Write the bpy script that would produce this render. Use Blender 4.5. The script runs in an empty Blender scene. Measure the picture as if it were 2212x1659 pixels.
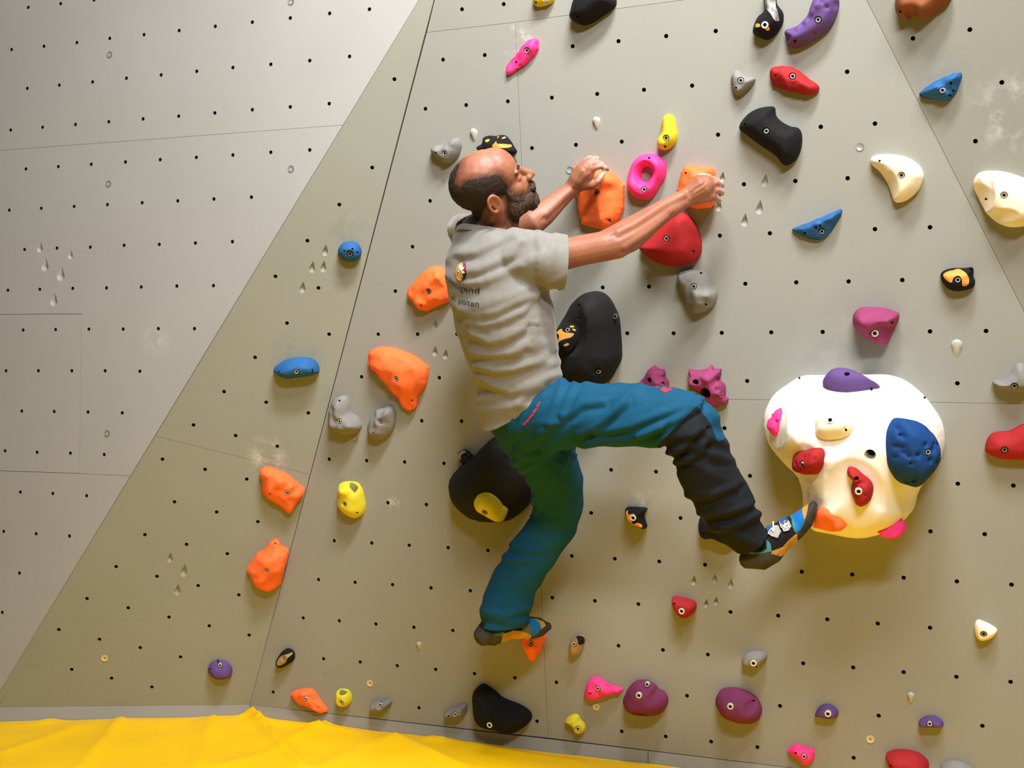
import bpy, bmesh, math, random
import numpy as np
from mathutils import Vector, Matrix, noise
from mathutils.geometry import delaunay_2d_cdt
from mathutils.bvhtree import BVHTree
random.seed(7)
S = bpy.context.scene
COL = S.collection
# ------------------------------------------------------------------ camera, world, lights, exposure
F = 2664.0; CX = 1106.0; CY = 829.5; HC = 1.25
cam = bpy.data.objects.new('camera', bpy.data.cameras.new('camera')); COL.objects.link(cam)
cam.location = (0, 0, HC); cam.rotation_euler = (math.radians(90), 0, 0)
cam.data.sensor_width = 36; cam.data.lens = 36 * F / 2212; cam.data.clip_start = 0.05
S.camera = cam
w = bpy.data.worlds.new('hall'); S.world = w; w.use_nodes = True
w.node_tree.nodes['Background'].inputs[0].default_value = (0.96, 0.98, 1.0, 1)
w.node_tree.nodes['Background'].inputs[1].default_value = 0.08
def area(name, loc, aim, size, power, color, spread=180):
    l = bpy.data.lights.new(name, 'AREA'); l.shape = 'RECTANGLE'; l.size, l.size_y = size; l.energy = power; l.color = color; l.spread = math.radians(spread)
    o = bpy.data.objects.new(name, l); COL.objects.link(o); o.location = loc
    o.rotation_euler = (Vector(aim) - Vector(loc)).to_track_quat('-Z', 'Y').to_euler()
area('hall_and_fill_light', (0.25, 1.9, 4.6), (-0.1, 3.9, 2.3), (1.2, 0.35), 74, (1.0, 0.99, 0.98), 100)
area('hall_and_fill_light', (1.5, 0.9, 4.8), (1.0, 3.5, 2.0), (1.5, 0.35), 40, (1.0, 0.99, 0.98), 120)
area('hall_and_fill_light', (0.5, -0.8, 4.4), (0.6, 3.6, 2.3), (1.5, 0.35), 62, (1.0, 0.99, 0.98), 100)  # added front fill without a known source, brightens the white volume
area('hall_and_fill_light', (0.4, 0.9, 4.9), (0.4, 1.1, 0.0), (1.5, 0.8), 62, (1.0, 0.99, 0.98), 90)  # added downlight over the mat, raises its yellow bounce on the walls
S.view_settings.view_transform = 'Standard'; S.view_settings.look = 'None'
S.view_settings.gamma = 1; S.view_settings.use_curve_mapping = False; S.view_settings.exposure = -0.12

# ------------------------------------------------------------------ planes of the wall (camera axes: x right, y down, z away)
NC, DC = np.array([0.37196, -0.15038, 0.91599]), 3.7192
NA, DA = np.array([0.36529, 0.01035, 0.93084]), 3.5681
NB0 = np.array([-0.07382, -0.27100, 0.95975])
XC = np.array([0.92701, 0.00921, -0.37493]); YC = np.array([0.04794, 0.98859, 0.14283])
def ray(x, y): return np.array([(x - CX) / F, (y - CY) / F, 1.0])
def bp(N, D, x, y, h=0.0):
    d = ray(x, y); return d * ((D - h) / (N @ d))
def world(p): return Vector((float(p[0]), float(p[2]), HC - float(p[1])))
def pix(v): return (F * v[0] / v[1] + CX, CY + F * (HC - v[2]) / v[1])
apex = bp(NC, DC, 961, -93); corner = bp(NC, DC, 540, 1522); leftlow = bp(NA, DA, 0, 1493)
NB = np.cross(corner - apex, leftlow - apex); NB /= np.linalg.norm(NB); NB *= np.sign(NB[2]); DB = NB @ apex
e_ = bp(NC, DC, 2212, 672) - bp(NC, DC, 1872, 0); e_ /= np.linalg.norm(e_); th = math.radians(8)
ND = NC * math.cos(th) + np.cross(e_, NC) * math.sin(th); DD = ND @ bp(NC, DC, 1872, 0)
class Frame:
    """a plane frame: o origin, u right, v up, n out of the wall (world space)"""
    def __init__(s, o, n, up=Vector((0, 0, 1))):
        s.o = o; s.n = n.normalized(); s.u = up.cross(s.n).normalized(); s.v = s.n.cross(s.u).normalized()
        s.M = Matrix((s.u, s.v, s.n)).transposed().to_4x4(); s.M.translation = s.o
    def uv(s, px, py, h=0.0):
        d = Vector(((px - CX) / F, 1.0, -(py - CY) / F)); c = Vector((0, 0, HC))
        t = ((s.o + s.n * h - c).dot(s.n)) / d.dot(s.n); p = c + d * t - s.o
        return (p.dot(s.u), p.dot(s.v))
PL = {'A': (NA, DA), 'B': (NB, DB), 'C': (NC, DC), 'D': (ND, DD)}
def frame_at(pl, px, py):
    N, D = PL[pl]; return Frame(world(bp(N, D, px, py)), -(world(N) - Vector((0, 0, HC))))
def WC(px, py, h): return world(bp(NC, DC, px, py, h))          # a point h in front of the main wall

# ------------------------------------------------------------------ materials
def lin(c): return tuple(((v / 255) / 12.92 if v / 255 <= .04045 else ((v / 255 + .055) / 1.055) ** 2.4) for v in c) + (1,)
MATS = {}
def mat(name, rgb, rough=.6, metal=0, bump=0.0, bscale=200, var=0.0, vscale=12, rgb2=None, spec=.28, sheen=0):
    if name in MATS: return MATS[name]
    m = bpy.data.materials.new(name); m.use_nodes = True; nt = m.node_tree; b = nt.nodes['Principled BSDF']
    b.inputs['Roughness'].default_value = rough; b.inputs['Metallic'].default_value = metal
    b.inputs['Specular IOR Level'].default_value = spec
    if sheen: b.inputs['Sheen Weight'].default_value = sheen
    tc = nt.nodes.new('ShaderNodeTexCoord')
    if var:
        n = nt.nodes.new('ShaderNodeTexNoise'); n.inputs['Scale'].default_value = vscale; n.inputs['Detail'].default_value = 5
        nt.links.new(tc.outputs['Object'], n.inputs['Vector'])
        r = nt.nodes.new('ShaderNodeValToRGB'); r.color_ramp.elements[0].position = .35; r.color_ramp.elements[1].position = .68
        c1 = lin(rgb); c2 = lin(rgb2) if rgb2 else tuple(min(1, v * (1 - var)) for v in c1[:3]) + (1,)
        r.color_ramp.elements[0].color = c2; r.color_ramp.elements[1].color = c1
        nt.links.new(n.outputs['Fac'], r.inputs['Fac']); nt.links.new(r.outputs['Color'], b.inputs['Base Color'])
    else: b.inputs['Base Color'].default_value = lin(rgb)
    if bump:
        n = nt.nodes.new('ShaderNodeTexNoise'); n.inputs['Scale'].default_value = bscale; n.inputs['Detail'].default_value = 3
        nt.links.new(tc.outputs['Object'], n.inputs['Vector'])
        bu = nt.nodes.new('ShaderNodeBump'); bu.inputs['Strength'].default_value = bump; bu.inputs['Distance'].default_value = .002
        nt.links.new(n.outputs['Fac'], bu.inputs['Height']); nt.links.new(bu.outputs['Normal'], b.inputs['Normal'])
    MATS[name] = m; return m
def wall_mat(name, base, smudges, m=None):
    """painted sanded plywood: fine grit, broad grime, and separate chalk or boot marks at fixed places"""
    m = m or mat(name, base, rough=.85, bump=.12, bscale=450, var=.05, vscale=2.2, spec=.25); nt = m.node_tree; b = nt.nodes['Principled BSDF']
    src = b.inputs['Base Color'].links[0].from_socket
    tc = nt.nodes.new('ShaderNodeNewGeometry')
    for (P, rad, col, amt) in smudges:
        d = nt.nodes.new('ShaderNodeVectorMath'); d.operation = 'DISTANCE'; d.inputs[1].default_value = P
        nt.links.new(tc.outputs['Position'], d.inputs[0])
        mr = nt.nodes.new('ShaderNodeMapRange'); mr.inputs[1].default_value = 0; mr.inputs[2].default_value = rad; mr.inputs[3].default_value = 1; mr.inputs[4].default_value = 0
        nt.links.new(d.outputs['Value'], mr.inputs[0])
        n = nt.nodes.new('ShaderNodeTexNoise'); n.inputs['Scale'].default_value = 1.6 / rad; n.inputs['Detail'].default_value = 6; n.inputs['Roughness'].default_value = .7
        nt.links.new(tc.outputs['Position'], n.inputs['Vector'])
        r = nt.nodes.new('ShaderNodeMapRange'); r.inputs[1].default_value = .47; r.inputs[2].default_value = .68; nt.links.new(n.outputs['Fac'], r.inputs[0])
        mu = nt.nodes.new('ShaderNodeMath'); mu.operation = 'MULTIPLY'; nt.links.new(mr.outputs[0], mu.inputs[0]); nt.links.new(r.outputs[0], mu.inputs[1])
        mu2 = nt.nodes.new('ShaderNodeMath'); mu2.operation = 'MULTIPLY'; nt.links.new(mu.outputs[0], mu2.inputs[0]); mu2.inputs[1].default_value = amt
        mx = nt.nodes.new('ShaderNodeMix'); mx.data_type = 'RGBA'; nt.links.new(mu2.outputs[0], mx.inputs[0]); nt.links.new(src, mx.inputs[6]); mx.inputs[7].default_value = lin(col)
        src = mx.outputs[2]
    nt.links.new(src, b.inputs['Base Color']); return m
CH = (232, 230, 226); DK = (96, 92, 96)
def sm(pl, x, y, r, c=CH, a=.6): return (tuple(world(bp(*PL[pl], x, y))), r, c, a)
WALL = {  # same grey wall; per-face tones put how each face is lit into colour
 'A': wall_mat('wall_lit_left', (167, 166, 163), [sm('A', 338, 735, .07, CH, .35), sm('A', 120, 600, .16, CH, .12)]),
 'B': wall_mat('wall_shaded_facet', (145, 147, 136), [sm('B', 575, 985, .09), sm('B', 750, 500, .08, DK, .45), sm('B', 640, 765, .10, DK, .4), sm('B', 75, 1420, .1, DK, .25)]),
 'C': wall_mat('wall_shaded_main', (147, 147, 139), [sm('C', 1118, 88, .06, CH, .9), sm('C', 850, 1085, .03, CH, .9), sm('C', 1860, 770, .22, DK, .35), sm('C', 1130, 1330, .12, DK, .35),
       sm('C', 700, 1460, .10, DK, .25), sm('C', 1390, 1085, .06, CH, .3), sm('C', 1770, 800, .15, (110, 100, 130), .3), sm('C', 1500, 585, .08, DK, .3), sm('C', 755, 1030, .08, DK, .35)]),
 'D': wall_mat('wall_shaded_right', (141, 141, 132), [sm('D', 2180, 245, .13, CH, .6), sm('D', 2030, 150, .1, DK, .3)]),
 'K': wall_mat('wall_paint_kicker', (148, 149, 148), []),
}
M_HOLE = mat('hole_shade', (38, 33, 26), .8)  # the shade inside the holes is put into this dark colour
M_METAL = mat('bolt_steel', (200, 200, 198), .35, .55); M_ZINC = mat('zinc_bolt', (222, 222, 216), .45, .35)
M_DARKMET = mat('dark_bolt_steel', (140, 130, 116), .4, .5); M_SOCKET = mat('socket_shadow', (30, 28, 26), .6)
M_YPLUG = mat('yellowed_plug', (205, 195, 140), .6); M_CHALKY = mat('pocket_paint', (190, 186, 172), .9)
HM = {
 'orange': mat('orange_resin', (255, 116, 56), .62, bump=.35, bscale=160, var=.10, vscale=9),
 'pink': mat('pink_resin', (255, 62, 140), .6, bump=.3, bscale=160, var=.12, vscale=9),
 'yellow': mat('yellow_resin', (222, 206, 46), .7, bump=.3, bscale=160, var=.12, vscale=10),
 'blue': mat('blue_resin', (40, 100, 160), .75, bump=.35, bscale=180, var=.3, vscale=14),
 'deepblue': mat('deep_blue_resin', (10, 62, 124), .75, bump=.4, bscale=160, var=.15, vscale=9),
 'purple': mat('purple_resin', (98, 70, 130), .78, bump=.3, bscale=180, var=.15, vscale=10),
 'magenta': mat('magenta_resin', (144, 56, 98), .78, bump=.3, bscale=180, var=.12, vscale=10),
 'plum': mat('plum_resin', (116, 46, 84), .78, bump=.3, bscale=180, var=.1, vscale=10),
 'red': mat('red_resin', (165, 30, 33), .75, bump=.35, bscale=180, var=.15, vscale=10),
 'grey': mat('grey_resin', (136, 134, 130), .85, bump=.4, bscale=140, var=.22, vscale=14),
 'black': mat('black_resin', (14, 14, 15), .85, bump=.5, bscale=260, var=.25, vscale=9),
 'volume': mat('black_volume_grit', (11, 11, 12), .75, bump=.4, bscale=500, rgb2=(26, 27, 28), var=.3, vscale=3),
 'cream': mat('cream_resin', (248, 238, 208), .55, bump=.15, bscale=120, var=.07, vscale=7),
 'white': mat('white_volume', (255, 252, 246), .5, bump=.1, bscale=400, rgb2=(244, 240, 232), var=.1, vscale=5),
 'ochre': mat('ochre_resin', (214, 148, 62), .5, bump=.1, bscale=120),
 'tan': mat('tan_resin', (158, 130, 84), .55, bump=.1, bscale=120),
 'brown': mat('brown_resin', (138, 78, 40), .7, bump=.3, bscale=120, var=.2, vscale=9),
 'chalk': mat('chalk_dust', (190, 188, 184), .95, var=.4, vscale=40, rgb2=(90, 86, 82)),
}
HM['grime'] = mat('yellow_grime', (128, 124, 62), .8, var=.5, vscale=30)
# ------------------------------------------------------------------ object helpers
def tag(o, label=None, cat=None, group=None, kind=None):
    if label: o['label'] = label
    if cat: o['category'] = cat
    if group: o['group'] = group
    if kind: o['kind'] = kind
    return o
def link(name, me, mats=(), parent=None, M=None, smooth=None):
    o = bpy.data.objects.new(name, me); COL.objects.link(o)
    for m in (mats if isinstance(mats, (list, tuple)) else [mats]): me.materials.append(m)
    if M is not None: o.matrix_world = M
    if parent is not None:
        o.parent = parent
        if M is not None: o.matrix_parent_inverse = Matrix.Identity(4); o.matrix_local = parent.matrix_world.inverted() @ M
    if smooth is not None:
        me.polygons.foreach_set('use_smooth', [True] * len(me.polygons))
        if smooth < 180: me.set_sharp_from_angle(angle=math.radians(smooth))
    return o
def empty(name, loc=(0, 0, 0)):
    o = bpy.data.objects.new(name, None); COL.objects.link(o); o.location = loc; o.matrix_world = Matrix.Translation(loc); return o
def mk(name, V, Fs, mi=None):
    me = bpy.data.meshes.new(name); me.from_pydata([tuple(v) for v in V], [], [tuple(f) for f in Fs])
    if mi is not None: me.polygons.foreach_set('material_index', mi)
    me.update(); return me
def inside(P, poly):
    """numpy points-in-polygon"""
    P = np.asarray(P, float); poly = np.asarray(poly, float); x, y = P[:, 0], P[:, 1]; c = np.zeros(len(P), bool)
    a = poly; b = np.roll(poly, -1, 0)
    for (x1, y1), (x2, y2) in zip(a, b):
        k = ((y1 > y) != (y2 > y)); c ^= k & (x < (x2 - x1) * (y - y1) / ((y2 - y1) if y2 != y1 else 1e-12) + x1)
    return c
def dist_poly(P, poly):
    P = np.asarray(P, float); a = np.asarray(poly, float); b = np.roll(a, -1, 0); out = np.full(len(P), 1e9)
    for p, q in zip(a, b):
        d = q - p; t = np.clip(((P - p) @ d) / (d @ d + 1e-12), 0, 1); out = np.minimum(out, np.linalg.norm(P - p - t[:, None] * d, axis=1))
    return out
def spline(pts, step, smooth=True):
    """closed curve through pts, resampled at about step"""
    p = np.asarray(pts, float); n = len(p); out = []
    for i in range(n):
        p0, p1, p2, p3 = p[i - 1], p[i], p[(i + 1) % n], p[(i + 2) % n]; k = max(1, int(round(np.linalg.norm(p2 - p1) / step)))
        for j in range(k):
            t = j / k
            out.append(.5 * ((2 * p1) + (-p0 + p2) * t + (2 * p0 - 5 * p1 + 4 * p2 - p3) * t * t + (-p0 + 3 * p1 - 3 * p2 + p3) * t ** 3) if smooth else p1 + (p2 - p1) * t)
    return np.array(out)
def cdt(V, E, faces=()):
    r = delaunay_2d_cdt([Vector(v) for v in V], E, list(faces), 0, 1e-6)
    return [tuple(v) for v in r[0]], [tuple(f) for f in r[2]]
def circ(c, r, n=10, ph=0): return [(c[0] + r * math.cos(2 * math.pi * i / n + ph), c[1] + r * math.sin(2 * math.pi * i / n + ph)) for i in range(n)]

# shared little meshes ------------------------------------------------
def lathe(prof, n=14, hexin=None):
    V = []; Fs = []
    for r, z in prof: V += [(r * math.cos(2 * math.pi * i / n), r * math.sin(2 * math.pi * i / n), z) for i in range(n)]
    for k in range(len(prof) - 1):
        for i in range(n):
            a, b = k * n + i, k * n + (i + 1) % n; Fs.append((a, b, b + n, a + n))
    V.append((0, 0, prof[-1][1])); c = len(V) - 1; k = (len(prof) - 1) * n
    for i in range(n): Fs.append((k + i, k + (i + 1) % n, c))
    return V, Fs
def bolt_mesh(r, m):
    V, Fs = lathe([(r, -.006), (r, .0015), (r * .9, .0032), (r * .56, .0032), (r * .52, .0012), (r * .42, .0010), (r * .40, -.003)], 12)
    me = mk('bolt', V, Fs, [0] * (12 * 4) + [1] * (12 * 2) + [1] * 12); me.materials.append(m); me.materials.append(M_SOCKET); return me
BOLT = {'s': bolt_mesh(.0078, M_METAL), 'z': bolt_mesh(.0105, M_ZINC), 'd': bolt_mesh(.0078, M_DARKMET), 'g': bolt_mesh(.0085, mat('green_tinged_plug', (170, 200, 160), .5))}
V, Fs = lathe([(.0066, 0), (.0062, -.004), (.0058, -.018)], 12); SLEEVE = mk('sleeve', V, Fs); SLEEVE.materials.append(M_HOLE)
V, Fs = lathe([(.0031, 0), (.0029, -.003), (.0027, -.005)], 10); CUP = mk('cup', V, Fs); CUP.materials.append(M_HOLE)  # dark cup added in the screw holes to deepen their shade
V, Fs = lathe([(.0125, -.001), (.0118, .0008), (.0085, .0002), (.0048, -.001), (.0042, -.004)], 16)
SCREW = {}
for k, m in (('steel', mat('dull_zinc', (165, 168, 172), .45, .6)), ('yellow', M_YPLUG), ('worn', mat('painted_screw', (140, 136, 126), .6, .2))):
    me = mk('screw', V, Fs, [0] * 48 + [1 if k != 'yellow' else 0] * 32); me.materials.append(m); me.materials.append(M_METAL if k != 'yellow' else m); SCREW[k] = me

# ------------------------------------------------------------------ wall data (pixel positions measured on the photo, put onto the wall planes)
HOLES = {
'A': [(61,16),(131,8),(203,0),(25,107),(95,100),(166,92),(237,83),(311,75),(387,66),(465,57),(545,48),(627,39),(712,29),(798,20),(59,191),(128,184),(200,177),(273,169),(348,162),(425,154),(503,146),(585,139),(669,131),(755,122),
 (23,281),(92,275),(163,269),(235,263),(309,257),(386,251),(464,244),(545,237),(627,231),(711,224),(56,365),(126,360),(197,355),(271,350),(346,345),(424,340),(503,335),(585,329),(669,324),(20,454),(89,450),(160,446),(232,442),(307,438),(384,434),(462,430),(543,426),
 (53,539),(123,536),(195,534),(268,530),(344,528),(422,525),(502,522),(17,627),(86,625),(157,623),(230,622),(305,620),(382,618),(461,617),(50,713),(120,712),(192,711),(266,711),(342,710),(420,710),(13,801),(83,801),(155,801),(227,801),(302,802),
 (47,888),(117,889),(190,890),(264,892),(11,974),(80,977),(152,979),(225,982),(44,1063),(114,1066),(187,1071),(8,1148),(78,1153),(150,1158),(42,1238),(5,1323)],
'B': [(852,171),(804,362),(733,442),(664,520),(595,597),(688,622),(620,698),(711,722),(551,772),(484,846),(575,869),(666,892),(418,918),(509,941),(599,964),(351,992),(443,1014),(533,1035),(377,1084),(468,1106),(557,1127),(313,1155),(403,1176),(491,1196),
 (251,1224),(339,1245),(428,1265),(516,1285),(188,1293),(277,1313),(365,1333),(452,1352),(538,1372),(127,1360),(215,1381),(303,1399),(390,1419),(155,1446),(241,1465),(328,1484)],
'C': [(998,20),(1088,9),(957,129),(1047,119),(1237,100),(1336,89),(1439,78),(1546,67),(919,235),(1007,227),(1097,219),(1192,211),(1290,203),(1391,194),(1495,185),(1830,155),(1149,320),(1244,313),(1343,306),(1551,291),(1773,274),(1890,267),
 (929,434),(1199,420),(1607,398),(1718,391),(1831,385),(891,533),(1555,509),(1663,504),(1890,495),(2009,491),(854,629),(1209,623),(1302,621),(1402,619),(1610,613),(1720,610),(1833,608),(1949,605),(817,722),(902,722),(987,722),(1355,720),(1455,720),(1559,719),(1666,718),(1777,717),(2009,716),(2130,715),
 (781,814),(949,816),(1614,823),(1950,826),(2068,828),(911,909),(997,910),(1565,925),(711,992),(792,995),(874,998),(959,1001),(1320,1015),(1417,1019),(1620,1028),(1726,1032),(2069,1045),(2189,1049),
 (838,1086),(921,1090),(1277,1108),(1470,1119),(2010,1148),(2127,1154),(722,1168),(803,1173),(884,1178),(968,1183),(1054,1189),(1235,1201),(1328,1207),(1424,1213),(1523,1220),(1732,1235),(1841,1241),(1952,1248),(2067,1256),(2185,1263),
 (688,1252),(767,1258),(848,1263),(931,1270),(1016,1276),(1193,1291),(1285,1298),(1379,1305),(1578,1322),(1681,1330),(1787,1338),(1896,1347),(2009,1356),(655,1335),(733,1341),(812,1348),(894,1355),(978,1362),(1336,1395),(1432,1404),(1529,1414),(1735,1433),(1843,1442),(1952,1452),(2066,1462),(2183,1473),
 (699,1423),(778,1430),(858,1438),(941,1446),(1025,1455),(1112,1464),(1202,1474),(1484,1503),(1685,1525),(1898,1546),(2122,1568),(590,1495),(905,1529),(1160,1558),(1343,1580),(1438,1591),(1536,1602),(1636,1614),(1844,1637),
 (1074,627),(1124,720),(1030,816),(1100,1093),(1110,1280),(1085,910),(1173,912),(1263,915)],
'D': [(1972,83),(2095,64),(2164,178),(2107,305)]}
PANELS = [  # name of the wall, plane, panel outline in the photo frame
 ('A', [(-500,-420),(1040,-420),(961,-93),(741,270),(0,325),(-500,362)]),
 ('A', [(-500,362),(0,325),(741,270),(282,1028),(171,1023),(176,678),(0,679),(-500,681)]),
 ('A', [(-500,681),(0,679),(176,678),(171,1023),(0,1017),(-500,1000)]),
 ('A', [(-500,1000),(0,1017),(171,1023),(282,1028),(-38,1556),(-500,1556)]),
 ('B', [(961,-93),(670,1025),(335,942)]),
 ('B', [(335,942),(670,1025),(540,1522),(-21,1528)]),
 ('C', [(961,-93),(1010,-420),(1660,-420),(1872,0),(1843,-47),(1475,0),(1113,48),(922,70)]),
 ('C', [(922,70),(1113,48),(1149,845),(1184,1594),(540,1522)]),
 ('C', [(1113,48),(1475,0),(1843,-47),(1872,0),(2212,672),(2317,880),(2212,872),(1560,862),(1150,856)]),
 ('C', [(1150,856),(1560,862),(2212,872),(2317,880),(2700,1640),(2700,1780),(1184,1594)]),
 ('D', [(1660,-420),(2700,-420),(2700,1630),(2317,880),(2212,672),(1872,0)])]
POCKET = {'A': [(86,538,8),(152,553,7),(97,577,10),(131,597,11),(116,652,10)], 'B': [(702,545,9),(674,581,9),(698,580,9),(653,625,9),(367,1208,8),(397,1237,10),(383,1278,9)],
 'C': [(939,704,8),(939,762,8),(962,769,8),(1652,394,10),(1640,453,11),(1608,480,10),(1552,448,9),(1560,386,8),(1498,1257,8),(1543,1253,8),(1578,1264,8),(1525,1306,7),(1546,1301,7)], 'D': []}
NUB = {'A': [], 'B': [], 'C': [(1024,287,9),(1289,262,9),(2067,745,11),(1968,1502,8),(906,1391,7)], 'D': []}
SCREWS = {'A': [(237,118,'worn'),(235,397,'worn'),(629,365,'steel'),(629,4,'steel'),(232,936,'worn')], 'B': [(226,1422,'yellow')],
 'C': [(1858,317,'steel'),(1231,367,'steel'),(799,1476,'yellow'),(1288,1527,'yellow'),(1880,1597,'yellow'),(768,948,'worn')], 'D': []}
WALLOBJ = {}
for k, nm in (('A', 'wall_left'), ('B', 'wall_middle'), ('C', 'wall_main'), ('D', 'wall_right')):
    WALLOBJ[k] = tag(empty(nm, (0, 0, 0)), {'A': 'upright grey climbing wall face on the left', 'B': 'narrow triangular leaning face between the two large faces', 'C': 'main overhanging grey climbing wall face', 'D': 'right-hand face beyond the slanted joint'}[k], kind='structure')
GAP = .0005
def shrink(poly, g):
    p = np.asarray(poly, float); n = len(p); A = sum(p[i][0] * p[(i + 1) % n][1] - p[(i + 1) % n][0] * p[i][1] for i in range(n)); s = 1 if A > 0 else -1; out = []
    for i in range(n):
        a, b, c = p[i - 1], p[i], p[(i + 1) % n]; d1 = (b - a) / np.linalg.norm(b - a); d2 = (c - b) / np.linalg.norm(c - b)
        n1 = np.array([-d1[1], d1[0]]) * s; n2 = np.array([-d2[1], d2[0]]) * s; m = n1 + n2; l = m @ m
        out.append(b + (m * 2 / l * g if l > .2 else n1 * g))
    return out
for pl, outline in PANELS:
    fr = frame_at(pl, sum(p[0] for p in outline) / len(outline), sum(p[1] for p in outline) / len(outline))
    poly = shrink([fr.uv(*p) for p in outline], .0012 if outline[0] == (-500, 681) else GAP); V = list(map(tuple, poly)); n0 = len(V); E = [(i, (i + 1) % n0) for i in range(n0)]
    cuts = []; pockets = []
    def here(x, y): return inside([(x, y)], outline)[0]
    for (x, y) in HOLES[pl]:
        if here(x, y): c = fr.uv(x, y); cuts.append(('h', c, circ(c, .0066, 12)))
    for (x, y, s) in POCKET[pl]:
        if here(x, y):
            px = [(x + s * .78 * math.cos(a) * (1 if math.sin(a) > 0 else (1 - .75 * abs(math.sin(a)))) + (s * .25 if math.sin(a) < 0 else 0) * abs(math.sin(a)), y + (s * .95 if math.sin(a) > 0 else s * 1.9) * math.sin(a)) for a in [2 * math.pi * i / 14 for i in range(14)]]
            cuts.append(('p', fr.uv(x, y), [fr.uv(*q) for q in px]))
    for kind, c, ring in cuts:
        b = len(V); V += ring; E += [(b + i, b + (i + 1) % len(ring)) for i in range(len(ring))]
    VV, TT = cdt(V, E); T = np.array(TT); P = np.array(VV); cen = P[T].mean(1); keep = inside(cen, poly)
    for kind, c, ring in cuts: 
        near = np.linalg.norm(cen - c, axis=1) < .06; idx = np.where(near & keep)[0]
        if len(idx): keep[idx[inside(cen[idx], ring)]] = False
    V3 = [(x, y, 0) for x, y in VV]; Fs = [tuple(t) for t in T[keep]]; T0 = len(Fs)
    b = len(V3); V3 += [(x, y, 0) for x, y in poly] + [(x, y, -.018) for x, y in poly]; n = len(poly)
    Fs += [(b + i, b + n + i, b + n + (i + 1) % n, b + (i + 1) % n) for i in range(n)]
    pan = link('panel', mk('panel', V3, Fs), WALL[pl], WALLOBJ[pl], fr.M)
    # material coordinates follow the world so that marks stay put
    for kind, c, ring in cuts:
        if kind == 'h': link('bolt_hole', SLEEVE, (), pan, fr.M @ Matrix.Translation((c[0], c[1], 0)))
        else:
            R = np.array(ring) - c; Vp = [(x, y, 0) for x, y in R] + [(x * .7, y * .62 - .002, -.007 if y > 0 else -.0035) for x, y in R] + [(0, .006, -.0115)]; m = len(R)
            Fp = [(i, (i + 1) % m, m + (i + 1) % m, m + i) for i in range(m)] + [(m + i, m + (i + 1) % m, 2 * m) for i in range(m)]
            link('finger_pocket', mk('pocket', Vp, Fp), WALL[pl], pan, fr.M @ Matrix.Translation((c[0], c[1], 0)), 180)
    for (x, y, s) in NUB[pl]:
        if here(x, y):
            c = fr.uv(x, y); r = s / F * 4 * .95; Vn = []; Fn = []
            for j in range(6):
                t = j / 5
                for i in range(12):
                    a = 2 * math.pi * i / 12; rr = r * math.cos(t * 1.5) ** .6 if j < 5 else .0001
                    yy = math.sin(a) * rr; yy = yy * (1 if yy > 0 else 2.3 * (1 - t) + .7 * t)
                    Vn.append((math.cos(a) * rr * (1 if yy > -.004 else .7), yy + t * r * .4, .011 * math.sin(t * 1.5)))
            for j in range(5):
                for i in range(12): a, b = j * 12 + i, j * 12 + (i + 1) % 12; Fn.append((a, b, b + 12, a + 12))
            link('finger_nub', mk('nub', Vn, Fn), mat('nub_lit', (182, 180, 170), .8), pan, fr.M @ Matrix.Translation((c[0], c[1], 0)), 60)  # paler than the wall: the lit top is put into the colour
    for (x, y, k) in SCREWS[pl]:
        if here(x, y): c = fr.uv(x, y); link('panel_screw', SCREW[k], (), pan, fr.M @ Matrix.Translation((c[0], c[1], .0012)), 40)
# unseen strips added behind the panels block light leaks and darken the joints
for pl, lines in (('A', [[(-500,362),(0,325),(741,270)],[(-500,681),(0,679),(176,678),(171,1023)],[(-500,1000),(171,1023),(282,1028)]]), ('B', [[(335,942),(670,1025)]]), ('C', [[(922,70),(1113,48),(1475,0),(1843,-47)],[(1113,48),(1149,845),(1184,1594)],[(1150,856),(1560,862),(2212,872),(2317,880)],[(961,-93),(540,1522)],[(1872,0),(2317,880)]]), ('A', [[(961,-93),(-38,1556)]])):
    for ln in lines:
        for (p, q) in zip(ln, ln[1:]):
            fr = frame_at(pl, (p[0] + q[0]) / 2, (p[1] + q[1]) / 2); a = Vector(fr.uv(*p)); b = Vector(fr.uv(*q)); d = (b - a).normalized(); t = Vector((-d.y, d.x)) * .02
            V = [(*(a + t), -.012), (*(b + t), -.012), (*(b - t), -.012), (*(a - t), -.012)]; V += [(x, y, -.03) for x, y, z in V]
            link('joint_light_stop', mk('light_stop', V, [(0, 1, 2, 3), (7, 6, 5, 4), (0, 4, 5, 1), (1, 5, 6, 2), (2, 6, 7, 3), (3, 7, 4, 0)]), mat('light_stop_dark', (88, 80, 66), .9), WALLOBJ[pl], fr.M)
def slab_between(name, a, b, z0, z1, th, m, parent, shift=0.0):
    d = Vector((b.x - a.x, b.y - a.y, 0)).normalized(); nrm = Vector((d.y, -d.x, 0)); 
    if nrm.y > 0: nrm = -nrm
    V = []
    for z in (z0, z1): V += [(a + nrm * shift).to_tuple()[:2] + (z if z < 5 else a.z,), (b + nrm * shift).to_tuple()[:2] + (z if z < 5 else b.z,)]
    V += [(v[0] - nrm.x * th, v[1] - nrm.y * th, v[2]) for v in V]
    return link(name, mk(name, V, [(0, 1, 3, 2), (4, 6, 7, 5), (0, 4, 5, 1), (2, 3, 7, 6), (0, 2, 6, 4), (1, 5, 7, 3)]), m, parent)
KICK = {k: tag(empty(k, (0, 0, 0)), l, kind='structure') for k, l in (('baseboard_left', 'grey kick board at the foot of the left faces'), ('baseboard_main', 'grey kick board at the foot of the main face'))}
kp = [world(bp(*PL['B'], -700, 1532)), world(bp(*PL['B'], -21, 1528)), world(bp(NC, DC, 540, 1522)), world(bp(NC, DC, 1400, 1622)), world(bp(NC, DC, 2700, 1778))]
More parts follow.
